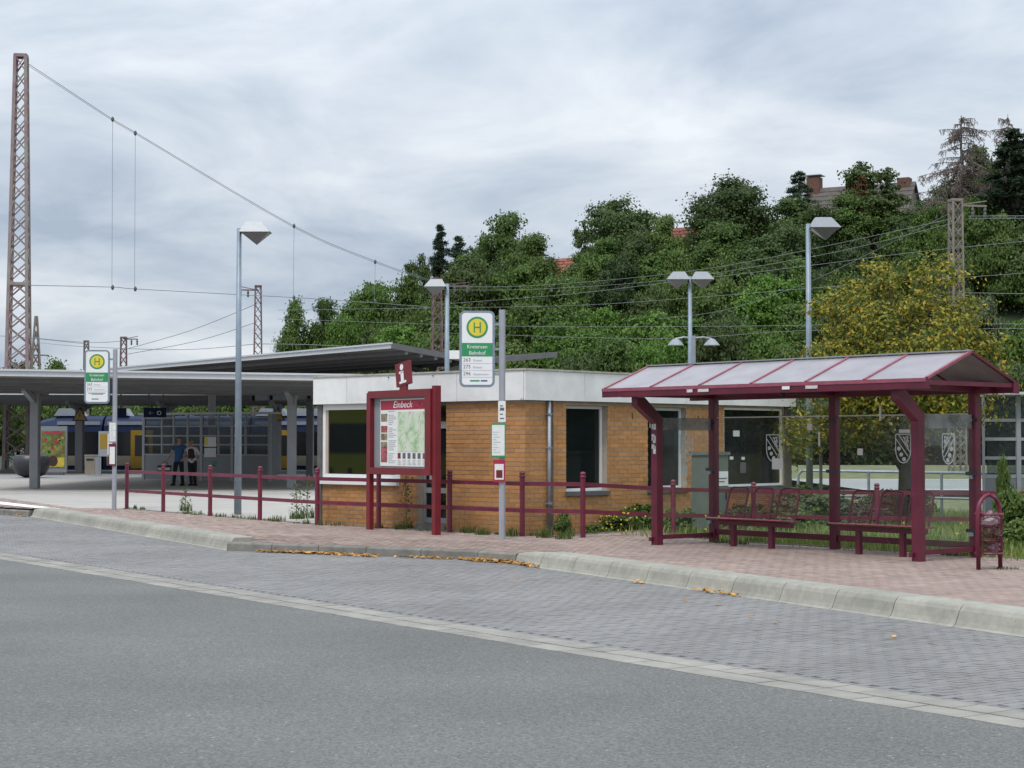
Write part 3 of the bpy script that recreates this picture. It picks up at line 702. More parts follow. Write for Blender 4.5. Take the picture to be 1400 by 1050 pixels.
# frames and glass
def pane(a, b, z0, z1, axis, c, material='shelter_glass'):
    m = MB()
    if axis == 's': m.box(a, b, c - .004, c + .004, z0, z1)
    else: m.box(c - .004, c + .004, a, b, z0, z1)
    return m
for k, (a, b) in enumerate(((.075, SM - .075), (SM + .075, S2 - .075))):
    part('bottom_rail', MB().bar((a - .008, 0, .17), (b + .008, 0, .17), .05, .09), 'maroon', sh)
    for j in range(1): part('rear_pane', pane(a, b, .22, 2.0, 's', 0), 'shelter_glass', sh)
    g2 = part('frosted_strip', pane(a, b, 2.002, 2.02, 's', 0), 'frost', sh)
for s in (0, S2):
    part('bottom_rail', MB().bar((s, TF + .067, .12), (s, -.067, .12), .05, .07), 'maroon', sh)
    part('side_pane', pane(TF + .07, -.07, .17, 1.80, 't', s), 'shelter_glass', sh)
    part('side_pane', pane(TF + .07, -.07, 1.803, 2.0, 't', s), 'frosted_band', sh, 'frosted upper strip of the side glass')
    for z in (.3, 1.1, 1.9): part('glass_clamp', MB().box(s - .02, s + .02, -.12, -.066, z, z + .05), 'galvanised', sh)
for s in (0, SM, S2):
    for z in (.35, 1.15, 1.9): part('glass_clamp', MB().box(s - .1, s + .1, -.085, -.066, z, z + .05), 'dark_plastic', sh)
# white crest prints: shield outline, diagonal band, three rosettes, small lion
def crest(parent, fx, c, zc, w=.27, h=.42):
    m = MB(); T = lambda x, z: fx(c + x, zc + z)
    def ln(pts, r):
        for p, q in zip(pts[:-1], pts[1:]):
            p3, q3 = T(*p), T(*q); m.bar(p3, q3, r, .003, up=NRM)
    NRM = fx(0, 0, 1) - fx(0, 0, 0)
    hw = w / 2; sh_ = [(-hw, h / 2), (hw, h / 2), (hw, -.02)] + [(hw * math.cos(a), -.02 - (h / 2 - .02) * math.sin(a)) for a in (.35, .75, 1.15, 1.57, 2.0, 2.4, 2.8)] + [(-hw, -.02), (-hw, h / 2)]
    ln(sh_, .014)
    ln([(-hw + .01, h / 2 - .07), (hw - .05, -.11)], .012); ln([(-hw + .06, h / 2 - .01), (hw - .01, -.05)], .012)
    for x, z in ((-.075, 0), (-.035, -.085), (.015, -.155)):
        k = [T(x + .032 * math.cos(a * math.pi / 5), z + .032 * math.sin(a * math.pi / 5)) for a in range(10)]; m.prism(k, NRM * .003)
    ln([(.0, .17), (.03, .14), (.05, .17), (.09, .17), (.07, .13), (.10, .10), (.06, .09), (.08, .04), (.10, .02)], .016)
    ln([(.03, .14), (.03, .10), (.05, .07)], .013); ln([(.07, .13), (.05, .10), (.02, .12)], .014); ln([(.06, .09), (.04, .04)], .012)
    part('crest_print', m, 'frost', parent, smooth=False)
fxs = lambda x, z, n=0: Vector((x, -.008 - n, z)); 
crest(sh, fxs, 1.28, 1.52); crest(sh, fxs, 3.79, 1.52)
crest(sh, lambda x, z, n=0: Vector((-.008 - n, -x, z)), .62, 1.52); crest(sh, lambda x, z, n=0: Vector((S2 - .008 - n, -x, z)), .60, 1.52)
for x, z, w, h in ((1.26, 1.19, .22, .17), (3.36, 1.93, .04, .22), (2.95, 1.42, .1, .1), (1.98, 1.80, .1, .1), (2.2, 1.55, .03, .22), (3.72, 1.75, .2, .05)):
    part('paper_scrap', MB().box(x, x + w, -.0115, -.0095, z, z + h), 'paper', sh)
part('paper_scrap', MB().box(-.012, -.010, -.72, -.6, 1.1, 1.24), 'paper', sh)
for s, w, mt in ((1.27, .12, 'sticker'), (1.5, .22, 'sticker'), (3.15, .14, 'paper'), (3.58, .22, 'sticker')):
    part('sticker', MB().box(s, s + w, -1.9175, -1.9165, 2.36, 2.405), mt, rf)
part('eave_sensor', MB().box(2.98, 3.02, -1.75, -1.70, 2.26, 2.316), 'black', rf)

def bench(s0, label):
    w = .52; Lb = 3 * w
    p = pst(s0 + Lb / 2, -.68); be = thing('bench', label, 'bench', p, SR, 'mesh backed benches in the shelter')
    x0 = -Lb / 2
    part('seat_beam', MB().box(x0 + .02, x0 + Lb - .02, -.05, .05, .33, .40), 'maroon', be)
    for x in (x0 + .36, x0 + Lb - .42):
        part('leg', MB().box(x - .04, x + .04, -.035, .035, 0, .329), 'maroon', be)
    for k in range(3):
        a = x0 + k * w + .01; b = a + w - .02
        m = MB(); pr = [(-.27, .44), (-.25, .455), (.0, .425), (.19, .43), (.19, .412), (.0, .405), (-.25, .435)]
        m.prism([(a, y, z) for y, z in pr], (b - a, 0, 0)); part('seat', m, 'maroon_faded', be)
        c = (a + b) / 2; hw = .195
        def bp(x, h): return Vector((c + x, .12 + h * .30, .44 + h))
        pts = [bp(-hw, -.02), bp(-hw, .40), bp(-hw + .02, .445), bp(-hw + .06, .465), bp(hw - .06, .465), bp(hw - .02, .445), bp(hw, .40), bp(hw, -.02)]
        fo = part('backrest', MB().tube(pts, .016, 6), 'maroon_rail', be)
        g_ = MB()
        for i in range(1, 13):
            x = -hw + i * 2 * hw / 13; g_.bar(bp(x, .0), bp(x, .46), .0042)
        for i in range(0, 16):
            h = .01 + i * .45 / 15; g_.bar(bp(-hw, h), bp(hw, h), .0042)
        part('wire_mesh', g_, 'maroon_rail', fo, kind=None)
    return be
bench(.70, 'left bench of the shelter, three dark red seats with mesh backs')
bench(3.15, 'right bench of the shelter, three dark red seats with mesh backs')

# litter basket
lb = thing('litter_basket', 'dark red hooped wire litter basket full of rubbish right of the shelter', 'litter bin', (6.08, 22.42, 0), R(35))
pts = [Vector((-.21, 0, 0)), Vector((-.21, 0, .70))] + [Vector((-.21 * math.cos(a), 0, .72 + .22 * math.sin(a))) for a in [math.pi * i / 10 for i in range(1, 10)]] + [Vector((.21, 0, .70)), Vector((.21, 0, 0))]
part('hoop', MB().tube(pts, .028, 10), 'maroon_rail', lb, smooth=True)
bk_ = MB(); r_ = .165
for k in range(22):
    a = 2 * math.pi * k / 22; bk_.bar((r_ * math.cos(a), r_ * math.sin(a) - .0, .22), (r_ * math.cos(a), r_ * math.sin(a), .70), .005)
for j in range(17):
    z = .22 + j * .48 / 16; q = [Vector((r_ * math.cos(2 * math.pi * k / 22), r_ * math.sin(2 * math.pi * k / 22), z)) for k in range(23)]
    for i in range(22): bk_.bar(q[i], q[i + 1], .005)
part('wire_basket', bk_, 'maroon_rail', lb)
for z in (.205, .70):
    q = [(r_ * 1.02 * math.cos(2 * math.pi * k / 22), r_ * 1.02 * math.sin(2 * math.pi * k / 22), z) for k in range(23)]
    part('rim', MB().tube(q, .012 if z < .5 else .016, 5), 'maroon_rail', lb)
for k, (x, y, z, r, mt) in enumerate(((-.04, -.04, .60, .12, 'bag_plastic'), (.06, -.05, .46, .10, 'bag_dark'), (-.06, -.02, .36, .10, 'bag_dark'), (.07, .0, .62, .10, 'bag_plastic'), (.03, -.03, .30, .10, 'bag_plastic'), (-.07, -.05, .48, .08, 'bag_dark'))):
    m = MB(); rr = random.Random(k); n = 10; prof = [(r * math.sin(math.pi * i / 7) + .002, z - r + 2 * r * i / 7) for i in range(8)]
    m.lathe(prof, n, (x, y, 0)); m.v = [(vx + rr.uniform(-.03, .03), vy + rr.uniform(-.03, .03), vz + rr.uniform(-.03, .03)) for vx, vy, vz in m.v]
    tag(link('rubbish_bag', m.mesh('rubbish_bag', mt)), ('crumpled pale bag topmost on the left in the wire litter basket', 'dark red rubbish bag in the middle right of the wire litter basket', 'dark red rubbish bag low on the left in the wire litter basket', 'crumpled pale bag topmost on the right in the wire litter basket', 'pale bag at the bottom of the wire litter basket', 'small dark rubbish bag at mid height on the left of the basket')[k], 'rubbish', 'rubbish in the litter basket').matrix_world = Matrix.Translation((6.08, 22.42, 0)) @ Matrix.Rotation(R(35), 4, 'Z')

# ================================================================== BUS STOP SIGNS
def rounded(w, h, r, n=4):
    pts = []
    for cx, cy, a0 in ((w / 2 - r, h / 2 - r, 0), (-w / 2 + r, h / 2 - r, 90), (-w / 2 + r, -h / 2 + r, 180), (w / 2 - r, -h / 2 + r, 270)):
        for i in range(n + 1): a = R(a0 + 90 * i / n); pts.append((cx + r * math.cos(a), cy + r * math.sin(a)))
    return pts
def bus_stop(loc, rz, near, label):
    t = thing('bus_stop_sign', label, 'sign', loc, rz, 'bus stop signs along the kerb')
    H = 3.83
    part('pole', MB().bar((0, 0, 0), (0, 0, H), .105, .105, bev=.03), 'pole_grey', t)
    cx = -.42; cz = H - .66
    m = MB(); m.prism([(cx + x, -.035, cz + y) for x, y in rounded(.59, 1.28, .09)], (0, .07, 0)); fr_ = part('sign_frame', m, 'lamp_paint', t)
    m = MB(); m.prism([(cx + x, -.042, cz + y) for x, y in rounded(.51, 1.20, .055)], (0, .005, 0)); pn = part('sign_panel', m, 'print_white', t)
    def disc(r, mt, d):
        m = MB(); m.prism([(cx + r * math.cos(2 * math.pi * k / 32), -d, cz + .36 + r * math.sin(2 * math.pi * k / 32)) for k in range(32)], (0, .002, 0)); part('emblem', m, mt, pn)
    disc(.18, 'stop_green', .0445); disc(.145, 'stop_yellow', .047)
    m = MB(); 
    for x in (-.06, .04): m.box(cx + x, cx + x + .022, -.0495, -.0475, cz + .275, cz + .445)
    m.box(cx - .038, cx + .04, -.0495, -.0475, cz + .35, cz + .372); part('letter_h', m, 'stop_green', pn)
    part('name_field', MB().box(cx - .255, cx + .255, -.0445, -.0425, cz - .125, cz + .10), 'stop_green', pn)
    text('Kreiensen', .088, 'print_white', pn, FACE(cx, -.046, cz + .035), wscale=.95)
    text('Bahnhof', .088, 'print_white', pn, FACE(cx, -.046, cz - .07), wscale=.95)
    lines = [('263', 'Einbeck'), ('275', 'Einbeck'), ('2%s6' % ('' if 0 else '9'), 'Gandersheim')] if near else [('263', 'Einbeck'), ('275', 'Gandersheim')]
    for k, (n_, d_) in enumerate(lines):
        z = cz - .185 - k * .115
        text(n_, .085, 'print_dark', pn, FACE(cx - .235, -.0435, z), align='LEFT')
        text(d_, .05, 'print_grey', pn, FACE(cx - .07, -.0435, z - .008), align='LEFT')
        part('rule', MB().box(cx - .25, cx + .25, -.0435, -.0425, z - .062, z - .056), 'print_grey', pn)
    if not near:
        part('small_print', MB().box(cx - .2, cx + .2, -.0435, -.0425, cz - .40, cz - .385).box(cx - .12, cx + .15, -.0435, -.0425, cz - .425, cz - .41), 'print_dark', pn)
    part('operator_logo', MB().box(cx - .12, cx + .04, -.0435, -.0425, cz - .545, cz - .52), 'stop_green', pn)
    if near: part('operator_logo', MB().box(cx + .06, cx + .17, -.0435, -.0425, cz - .545, cz - .52), 'cloth_blue', pn)
    for z in (cz + .42, cz, cz - .42): part('bracket', MB().box(cx + .29, -.04, -.02, .02, z - .02, z + .02), 'galvanised', t)
    # timetable cases
    if near:
        a, b, z0, z1 = -.19, .055, 1.36, 1.93; rz0, rz1 = .95, 1.32
    else:
        a, b, z0, z1 = -.13, .05, 1.60, 2.10; rz0, rz1 = 1.05, 1.57
    c_ = part('timetable_case', MB().box(a, b, -.085, -.053, z0, z1), 'stop_green' if near else 'frame_grey', t)
    part('timetable_sheet', MB().box(a + .015, b - .02, -.089, -.086, z0 + .03, z1 - .03), 'paper', c_)
    tl_ = MB(); 
    for k in range(9): tl_.box(a + .035, a + .035 + rnd.uniform(.05, .14), -.0905, -.0893, z0 + .08 + k * .042, z0 + .09 + k * .042)
    part('small_print', tl_, 'print_grey', c_, kind='stuff')
    c_ = part('leaflet_case', MB().box(a + (.04 if near else 0), b - .01, -.08, -.053, rz0, rz1), 'sign_red' if not near else 'leaflet_red', t)
    part('leaflet', MB().box(a + (.06 if near else .02), b - .035, -.084, -.081, rz0 + .04, rz1 - .07), 'paper', c_)
    if near:
        part('leaflet_print', MB().box(a + .085, b - .055, -.087, -.085, rz0 + .07, rz1 - .17), 'sign_red', c_)
        part('taped_note', MB().box(-.07, .055, -.056, -.0535, 1.95, 2.30), 'paper', t)
        nm = MB()
        for k in range(4): nm.box(-.04, .03 - .02 * (k % 2), -.0575, -.0565, 2.0 + k * .07, 2.02 + k * .07 + (.03 if k == 2 else 0))
        part('note_print', nm, 'print_dark', t, kind='stuff')
    return t
mat('leaflet_red', (.36, .02, .05), .5, var=.06)
bus_stop((-.165, 29.35, 0), R(4), True, 'tall bus stop sign with a green and yellow H in front of the brick kiosk')
bus_stop((-9.48, 41.9, 0), R(8), False, 'bus stop sign with green and yellow H left of the red fence')

# ================================================================== INFORMATION BOARD
pa, pb = Vector((-2.63, 32.50, 0)), Vector((-1.31, 30.60, 0)); d = pb - pa; LB = d.length
ib = thing('information_board', 'large red framed town map board with a tilted white letter i on top', 'information board', pa, math.atan2(d.y, d.x))
part('post', MB().box(-.05, .07, -.045, .045, 0, 2.52), 'sign_red', ib); part('post', MB().box(LB - .07, LB + .04, -.06, .06, 0, 2.60), 'sign_red', ib)
fz0, fz1 = 1.03, 2.55
part('frame', MB().box(.072, LB - .072, -.09, .07, fz1 - .13, fz1).box(.072, LB - .072, -.09, .07, fz0, fz0 + .12).box(.072, .16, -.09, .07, fz0 + .12, fz1 - .13).box(LB - .26, LB - .072, -.09, .07, fz0 + .12, fz1 - .13), 'sign_red', ib)
bkp = part('back_panel', MB().box(.16, LB - .26, .0, .06, fz0 + .12, fz1 - .13), 'map_grey' if 0 else 'lamp_light_grey', ib)
ps = part('poster', MB().box(.40, LB - .30, -.012, -.002, fz0 + .15, fz1 - .16), 'poster_paper' if 0 else 'paper', bkp)
PX0, PX1, PZ0, PZ1 = .40, LB - .30, fz0 + .15, fz1 - .16
part('banner', MB().box(PX0 + .02, PX1 - .02, -.016, -.0125, PZ1 - .19, PZ1 - .02), 'banner_red' if 0 else 'leaflet_red', ps)
text('Einbeck', .17, 'print_white', ps, FACE((PX0 + PX1) / 2 - .02, -.018, PZ1 - .105), shear=.25, wscale=1.25)
sk = MB()
for k, (x, h) in enumerate(((0, .03), (.08, .06), (.15, .03), (.22, .10), (.30, .04), (.38, .07))): sk.bar((PX1 - .5 + x, -.0175, PZ1 - .17), (PX1 - .46 + x, -.0175, PZ1 - .17 + h), .01, .002); sk.bar((PX1 - .46 + x, -.0175, PZ1 - .17 + h), (PX1 - .42 + x, -.0175, PZ1 - .17), .01, .002)
part('skyline_print', sk, 'maroon_faded', ps)
def mapmat():
    m = bpy.data.materials.new('map_print'); m.use_nodes = True; t = m.node_tree; b = t.nodes['Principled BSDF']; b.inputs['Roughness'].default_value = .5
    tcx = t.nodes.new('ShaderNodeTexCoord'); n = t.nodes.new('ShaderNodeTexNoise'); n.inputs['Scale'].default_value = 4; n.inputs['Detail'].default_value = 8; n.inputs['Roughness'].default_value = .7
    t.links.new(tcx.outputs['Object'], n.inputs['Vector']); r = t.nodes.new('ShaderNodeValToRGB'); t.links.new(n.outputs[0], r.inputs[0])
    el = r.color_ramp.elements; el[0].position = .35; el[0].color = (.22, .42, .2, 1); el[1].position = .62; el[1].color = (.62, .66, .56, 1)
    for p, c in ((.45, (.45, .58, .38, 1)), (.52, (.6, .66, .5, 1)), (.70, (.5, .2, .12, 1))): x = el.new(p); x.color = c
    t.links.new(r.outputs[0], b.inputs['Base Color']); MATS['map_print'] = m
mapmat()
mx0 = PX0 + .62; part('map', MB().box(mx0, PX1 - .04, -.016, -.0125, PZ0 + .26, PZ1 - .23), 'map_print', ps)
mp = MB(); rr = random.Random(2)
for k in range(26):
    x, z = rr.uniform(mx0 + .05, PX1 - .1), rr.uniform(PZ0 + .3, PZ1 - .3); a = rr.uniform(0, 3.1); l = rr.uniform(.05, .2)
    mp.bar((x, -.0165, z), (min(PX1 - .05, max(mx0 + .01, x + l * math.cos(a))), -.0165, min(PZ1 - .24, max(PZ0 + .27, z + l * math.sin(a)))), .006, .001)
part('map_roads', mp, 'print_grey', ps)
for z, h, mt in ((PZ1 - .40, .14, 'photo_a'), (PZ1 - .60, .12, 'photo_b'), (PZ1 - .74, .12, 'photo_a'), (PZ1 - .88, .11, 'photo_a'), (PZ0 + .07, .28, 'photo_b')):
    mat('photo_a', (.09, .11, .06), .5, var=.8, scale=9, col2=(.4, .33, .2)); mat('photo_b', (.30, .03, .05), .5, var=.7, scale=9, col2=(.5, .15, .15))
    part('photo_print', MB().box(PX0 + .03, PX0 + .25, -.016, -.0125, z, z + h), mt, ps)
tp_ = MB()
for k in range(30):
    z = PZ0 + .06 + k * .033
    if k % 7 == 6: continue
    tp_.box(PX0 + .29, PX0 + .42 + rnd.uniform(0, .15), -.0155, -.0125, z, z + .012)
for c in range(6):
    for k in range(4): tp_.box(mx0 + .0 + c * .17, mx0 + .08 + c * .17 + rnd.uniform(0, .04), -.0155, -.0125, PZ0 + .03 + k * .025, PZ0 + .04 + k * .025)
part('small_print', tp_, 'print_grey', ps, kind='stuff')
for c in range(6): part('pictogram', MB().box(mx0 + c * .17, mx0 + .1 + c * .17, -.016, -.0125, PZ0 + .14, PZ0 + .24), 'sign_red' if c == 0 else 'print_dark', ps)
ti = R(8); cx = LB * .52; cz = 2.83
Mt = Matrix.Translation((cx, -.0, cz)) @ Matrix.Rotation(-ti, 4, 'Y')
m = MB(); m.box(-.235, .235, -.03, .03, -.20, .22, Mt @ Matrix.Rotation(0, 4, 'Y')); ip = part('letter_plate', m, 'sign_red', ib)
m = MB()
def ibox(*a): m.box(*a, Mt)
ibox(-.05, .045, -.038, -.031, -.13, .05); ibox(-.10, .045, -.038, -.031, .02, .06); ibox(-.11, .12, -.038, -.031, -.16, -.12)
m.prism([(.055 * math.cos(2 * math.pi * k / 16) - .005, -.038, .13 + .055 * math.sin(2 * math.pi * k / 16)) for k in range(16)], (0, .007, 0), Mt)
part('letter_i', m, 'print_white', ip); part('neck', MB().box(cx - .12, cx + .12, -.02, .02, fz1, 2.64), 'sign_red', ib)

# ================================================================== STREET LAMPS
def lamp(px, ptop, D, heads, label, small=False, yb=None, z0=0.0, r=.085, group='grey street lamps'):
    x = XD(px, D); H = AT(px, ptop, D).z
    t = thing('street_lamp', label, 'street lamp', (x, D, z0), 0, group); H -= z0
    part('pole', MB().tube([(0, 0, 0), (0, 0, H * .5), (0, 0, H)], [r, r * .8, r * .62], 12), 'lamp_paint', t, smooth=True)
    for sx in heads:
        hd = part('lamp_head', MB().add([(sx * .02, -.22, H - .1), (sx * .72, -.22, H - .1), (sx * .72, .22, H - .1), (sx * .02, .22, H - .1), (sx * .16, -.1, H + .14), (sx * .52, -.1, H + .14), (sx * .52, .1, H + .14), (sx * .16, .1, H + .14)],
             [(0, 1, 5, 4), (1, 2, 6, 5), (2, 3, 7, 6), (3, 0, 4, 7), (4, 5, 6, 7)] if sx > 0 else [(4, 5, 1, 0), (5, 6, 2, 1), (6, 7, 3, 2), (7, 4, 0, 3), (7, 6, 5, 4)]), 'lamp_light_grey', t)
        part('lamp_bowl', MB().add([(sx * .05, -.2, H - .103), (sx * .69, -.2, H - .103), (sx * .69, .2, H - .103), (sx * .05, .2, H - .103), (sx * .40, 0, H - .38)],
             [(1, 0, 4), (2, 1, 4), (3, 2, 4), (0, 3, 4), (0, 1, 2, 3)] if sx > 0 else [(0, 1, 4), (1, 2, 4), (2, 3, 4), (3, 0, 4), (3, 2, 1, 0)]), 'lamp_bowl', hd)
    return t
lamp(325.5, 312, 39.4, (1,), 'tall grey street lamp standing behind the red fence left of the kiosk')
lamp(611, 388, 55, (-1,), 'grey street lamp with left facing head, rising behind the kiosk roof', r=.1)
lamp(944, 378, 53, (-1, 1), 'twin headed grey street lamp rising behind the kiosk and the shelter roof', r=.09)
lamp(1106.5, 306, 40, (1,), 'tall grey street lamp behind the bus shelter, left of the yellowing tree', z0=-.2)
# little twin bracket lamp on the platform
x = XD(949, 78); H = AT(949, 462, 78).z
t = thing('platform_lamp', 'small twin bracket lamp with drooping arms far behind the kiosk roof', 'street lamp', (x, 78, 0))
part('pole', MB().tube([(0, 0, 0), (0, 0, H + .1)], .09, 8), 'lamp_light_grey', t)
for s in (-1, 1):
    part('arm', MB().tube([(0, 0, H), (s * .45, 0, H + .03), (s * .8, 0, H - .04)], .045, 6), 'lamp_light_grey', t)
    part('lamp_head', MB().lathe([(.36, -.28), (.34, -.24), (.15, -.02), (.05, .02)], 10, (s * .8, 0, H - .05)), 'lamp_light_grey', t, smooth=False)

# ================================================================== RIGHT SIDE: galvanised railing, waiting shelter
gr = thing('galvanised_railing', 'grey tubular handrail with two rails beside the far road behind the bus shelter', 'railing', (0, 0, 0))
A = AT(1098, 643, 42.5); B = AT(1560, 651, 40.0); dd = (B - A).normalized()
zt = A.z
part('top_rail', MB().tube([A + Vector((-.12, 0, -1.0)), A + Vector((-.12, 0, -.12)), A + Vector((-.04, 0, -.02)), A + Vector((.06, 0, 0)), B], .035, 8), 'galvanised', gr, smooth=True)
part('mid_rail', MB().tube([A + Vector((-.1, 0, -.6)), B + Vector((0, 0, -.6))], .03, 8), 'galvanised', gr, smooth=True)
for px in (1192, 1294, 1398, 1500):
    t_ = (px - 1098) / (1560 - 1098); p = A.lerp(B, t_); part('post', MB().tube([(p.x, p.y, -.3), (p.x, p.y, p.z)], .035, 8), 'galvanised', gr)
ws = thing('waiting_shelter', 'grey framed glass waiting shelter with solid lower panels at the right edge of the picture', 'shelter', (0, 0, 0))
D = 39.0; xa, xb = XD(1362, D), XD(1600, D)
part('roof', MB().box(XD(1345, D), xb, D - .4, D + 1.7, 2.66, 2.72), 'canopy_edge', ws)
for px in (1392, 1480, 1590): 
    x = XD(px, D); part('post', MB().box(x - .05, x + .05, D - .05, D + .05, -.3, 2.655), 'frame_grey', ws)
for z in (2.10, 1.68, 1.26, .86): part('transom', MB().box(XD(1345, D), xb, D - .03, D + .03, z - .035, z + .035), 'frame_grey', ws)
zz_ = [2.65, 2.135, 2.065, 1.715, 1.645, 1.295, 1.225, .895]
xs = [XD(1345, D), XD(1392, D), XD(1480, D), XD(1590, D)]
for i in range(3):
    for k in range(4): part('pane', MB().box(xs[i] + .06, xs[i + 1] - .06, D - .005, D + .005, zz_[2 * k + 1], zz_[2 * k]), 'platform_glass', ws)
    part('lower_panel', MB().box(xs[i] + .02, xs[i + 1] - .055, D - .02, D + .02, -.2, .82), 'panel_grey', ws)
part('end_post', MB().box(xs[0] - .03, xs[0] + .015, D - .04, D + .04, -.3, 2.655), 'frame_grey', ws)
sp = thing('sign_post', 'short weathered post standing in the verge below the yellowing tree', 'post', (XD(1240, 38.5), 38.5, -.25))
part('post', MB().bar((0, 0, 0), (0, 0, 1.9), .16, .1), 'stone_sill', sp)
pb_ = thing('wooden_crossbar_post', 'slim wooden stake with a short crossbar beside the right street lamp', 'post', (XD(1122, 38), 38, -.25))
part('stake', MB().bar((0, 0, 0), (0, 0, 2.6), .06), 'old_wall', pb_); part('crossbar', MB().bar((-.42, 0, 2.28), (.1, 0, 2.28), .06, .08), 'old_wall', pb_)

# ================================================================== CANOPIES, PLATFORM, TRAIN
def canopy(name, label, pts_near, pts_val, pts_far, th, posts, pw=.28, group='station platform canopies'):
    t = thing(name, label, 'canopy', (0, 0, 0), 0, group)
    (a, b), (c, d), (e_, f_) = pts_near, pts_val, pts_far
    m = MB(); m.prism([a, b, d, c], (0, 0, th)); part('roof_wing', m, 'canopy_deck', t)
    m = MB(); m.prism([c, d, f_, e_], (0, 0, th)); part('roof_wing', m, 'canopy_deck', t)
    for p, q in ((a, b), (e_, f_), (b, d), (a, c), (d, f_), (c, e_)):
        p, q = Vector(p), Vector(q); part('roof_edge', MB().bar(p + Vector((0, 0, th * .5 + .03)), q + Vector((0, 0, th * .5 + .03)), .05, th + .10), 'canopy_edge' if (p, q) in ((Vector(a), Vector(b)), ) else 'canopy_steel', t)
    a, b, c, d = map(Vector, (a, b, c, d))
    part('edge_flashing', MB().bar(a + Vector((0, -.04, th + .06)), b + Vector((0, -.04, th + .06)), .10, .06), 'canopy_edge', t)
    for k in range(1, 6):                  # purlins seen from below
        f = k / 6; part('purlin', MB().bar(a.lerp(c, f) - Vector((0, 0, .07)), b.lerp(d, f) - Vector((0, 0, .07)), .12, .14), 'canopy_steel', t)
    for p in posts:
        p = Vector(p); po = part('column', MB().bar((p.x, p.y, 0), (p.x, p.y, p.z), pw, pw * 1.2, bev=.02), 'column_grey', t)
        v1 = (a - c); v1 = v1 * ((v1.length - .9) / v1.length); 
        part('bracket', MB().bar(Vector((p.x, p.y, p.z - .35)), Vector((p.x, p.y, p.z - .05)) + Vector((v1.x * .45, v1.y * .45, v1.z * .45 - .02)), .16, .2), 'column_grey', po)
        part('bracket', MB().bar(Vector((p.x, p.y, p.z - .35)), Vector((p.x, p.y, p.z - .05)) + Vector((-v1.x * .45, -v1.y * .45, v1.z * .45 - .02)), .16, .2), 'column_grey', po)
    return t
def zAT(px, py, D): return AT(px, py, D)
a = AT(-80, 512, 57.0); b = AT(500, 520.5, 57.0)
canopy('platform_canopy', 'wide flat grey canopy roof left of the kiosk, seen from below', (tuple(a), tuple(b)), ((a.x, 61.3, 3.36), (b.x, 61.3, 3.28)), ((a.x, 79, 4.05), (b.x, 79, 4.0)), .12,
       [(XD(48, 61.3), 61.3, 3.35), (XD(399, 61.3), 61.3, 3.3), (XD(-90, 61.3), 61.3, 3.35)], .30)
# platform canopy further back
canopy('platform_canopy', 'distant grey canopy over the platform in front of the blue train', ((-46, 86, 4.0), (-4, 88, 3.95)), ((-46, 93, 3.6), (-4, 94, 3.6)), ((-46, 101, 3.85), (-4, 102, 3.8)), .15,
       [(XD(109, 93), 93, 3.6), (XD(229, 93), 93, 3.6), (XD(379, 92), 92, 3.6)], .40)
# raised butterfly canopy behind the kiosk
a = AT(150, 508, 83); b = AT(535, 475.5, 61); f_ = AT(761, 487.5, 67.6); mid = (b + f_) / 2; mid.z -= .42; e_ = a + (f_ - b); cc = a + (mid - b); e_.z = a.z + (f_.z - b.z); cc.z = a.z - .42
canopy('butterfly_canopy', 'high grey butterfly shaped canopy roof rising behind the kiosk', (tuple(a), tuple(b)), (tuple(cc), tuple(mid)), (tuple(e_), tuple(f_)), .10,
       [tuple(cc.lerp(mid, .12)), tuple(cc.lerp(mid, .5)), tuple(cc.lerp(mid, .88))], .3)
sw = thing('stairwell_enclosure', 'dark glazed upper housing under the high canopy behind the kiosk roof', 'building', (0, 0, 0))
p0 = AT(345, 505, 74); p1 = AT(600, 505, 63); dv = (p1 - p0)
q0 = Vector((p0.x, p0.y, 0)); q1 = Vector((p1.x, p1.y, 0)); nn = Vector((-dv.y, dv.x, 0)).normalized() * 3
hz = Vector((0, 0, 3.35)); m = MB(); m.prism([q0 + hz, q1 + hz, q1 + nn + hz, q0 + nn + hz], (0, 0, .75)); part('housing', m, 'train_black', sw)
for k in range(10):
    p = q0.lerp(q1, k / 9); part('mullion', MB().bar(p - nn * .02 + Vector((0, 0, 3.35)), p - nn * .02 + Vector((0, 0, 4.2)), .09), 'column_grey', sw)
# small yellow sign on the canopy
tag(part('roof_sign', MB().box(XD(614, 62), XD(631, 62), 62, 62.05, 4.55, 4.85), 'sign_cream' if 0 else 'paper', None), 'small cream sign on the edge of the high canopy beside the lamp post', 'sign')

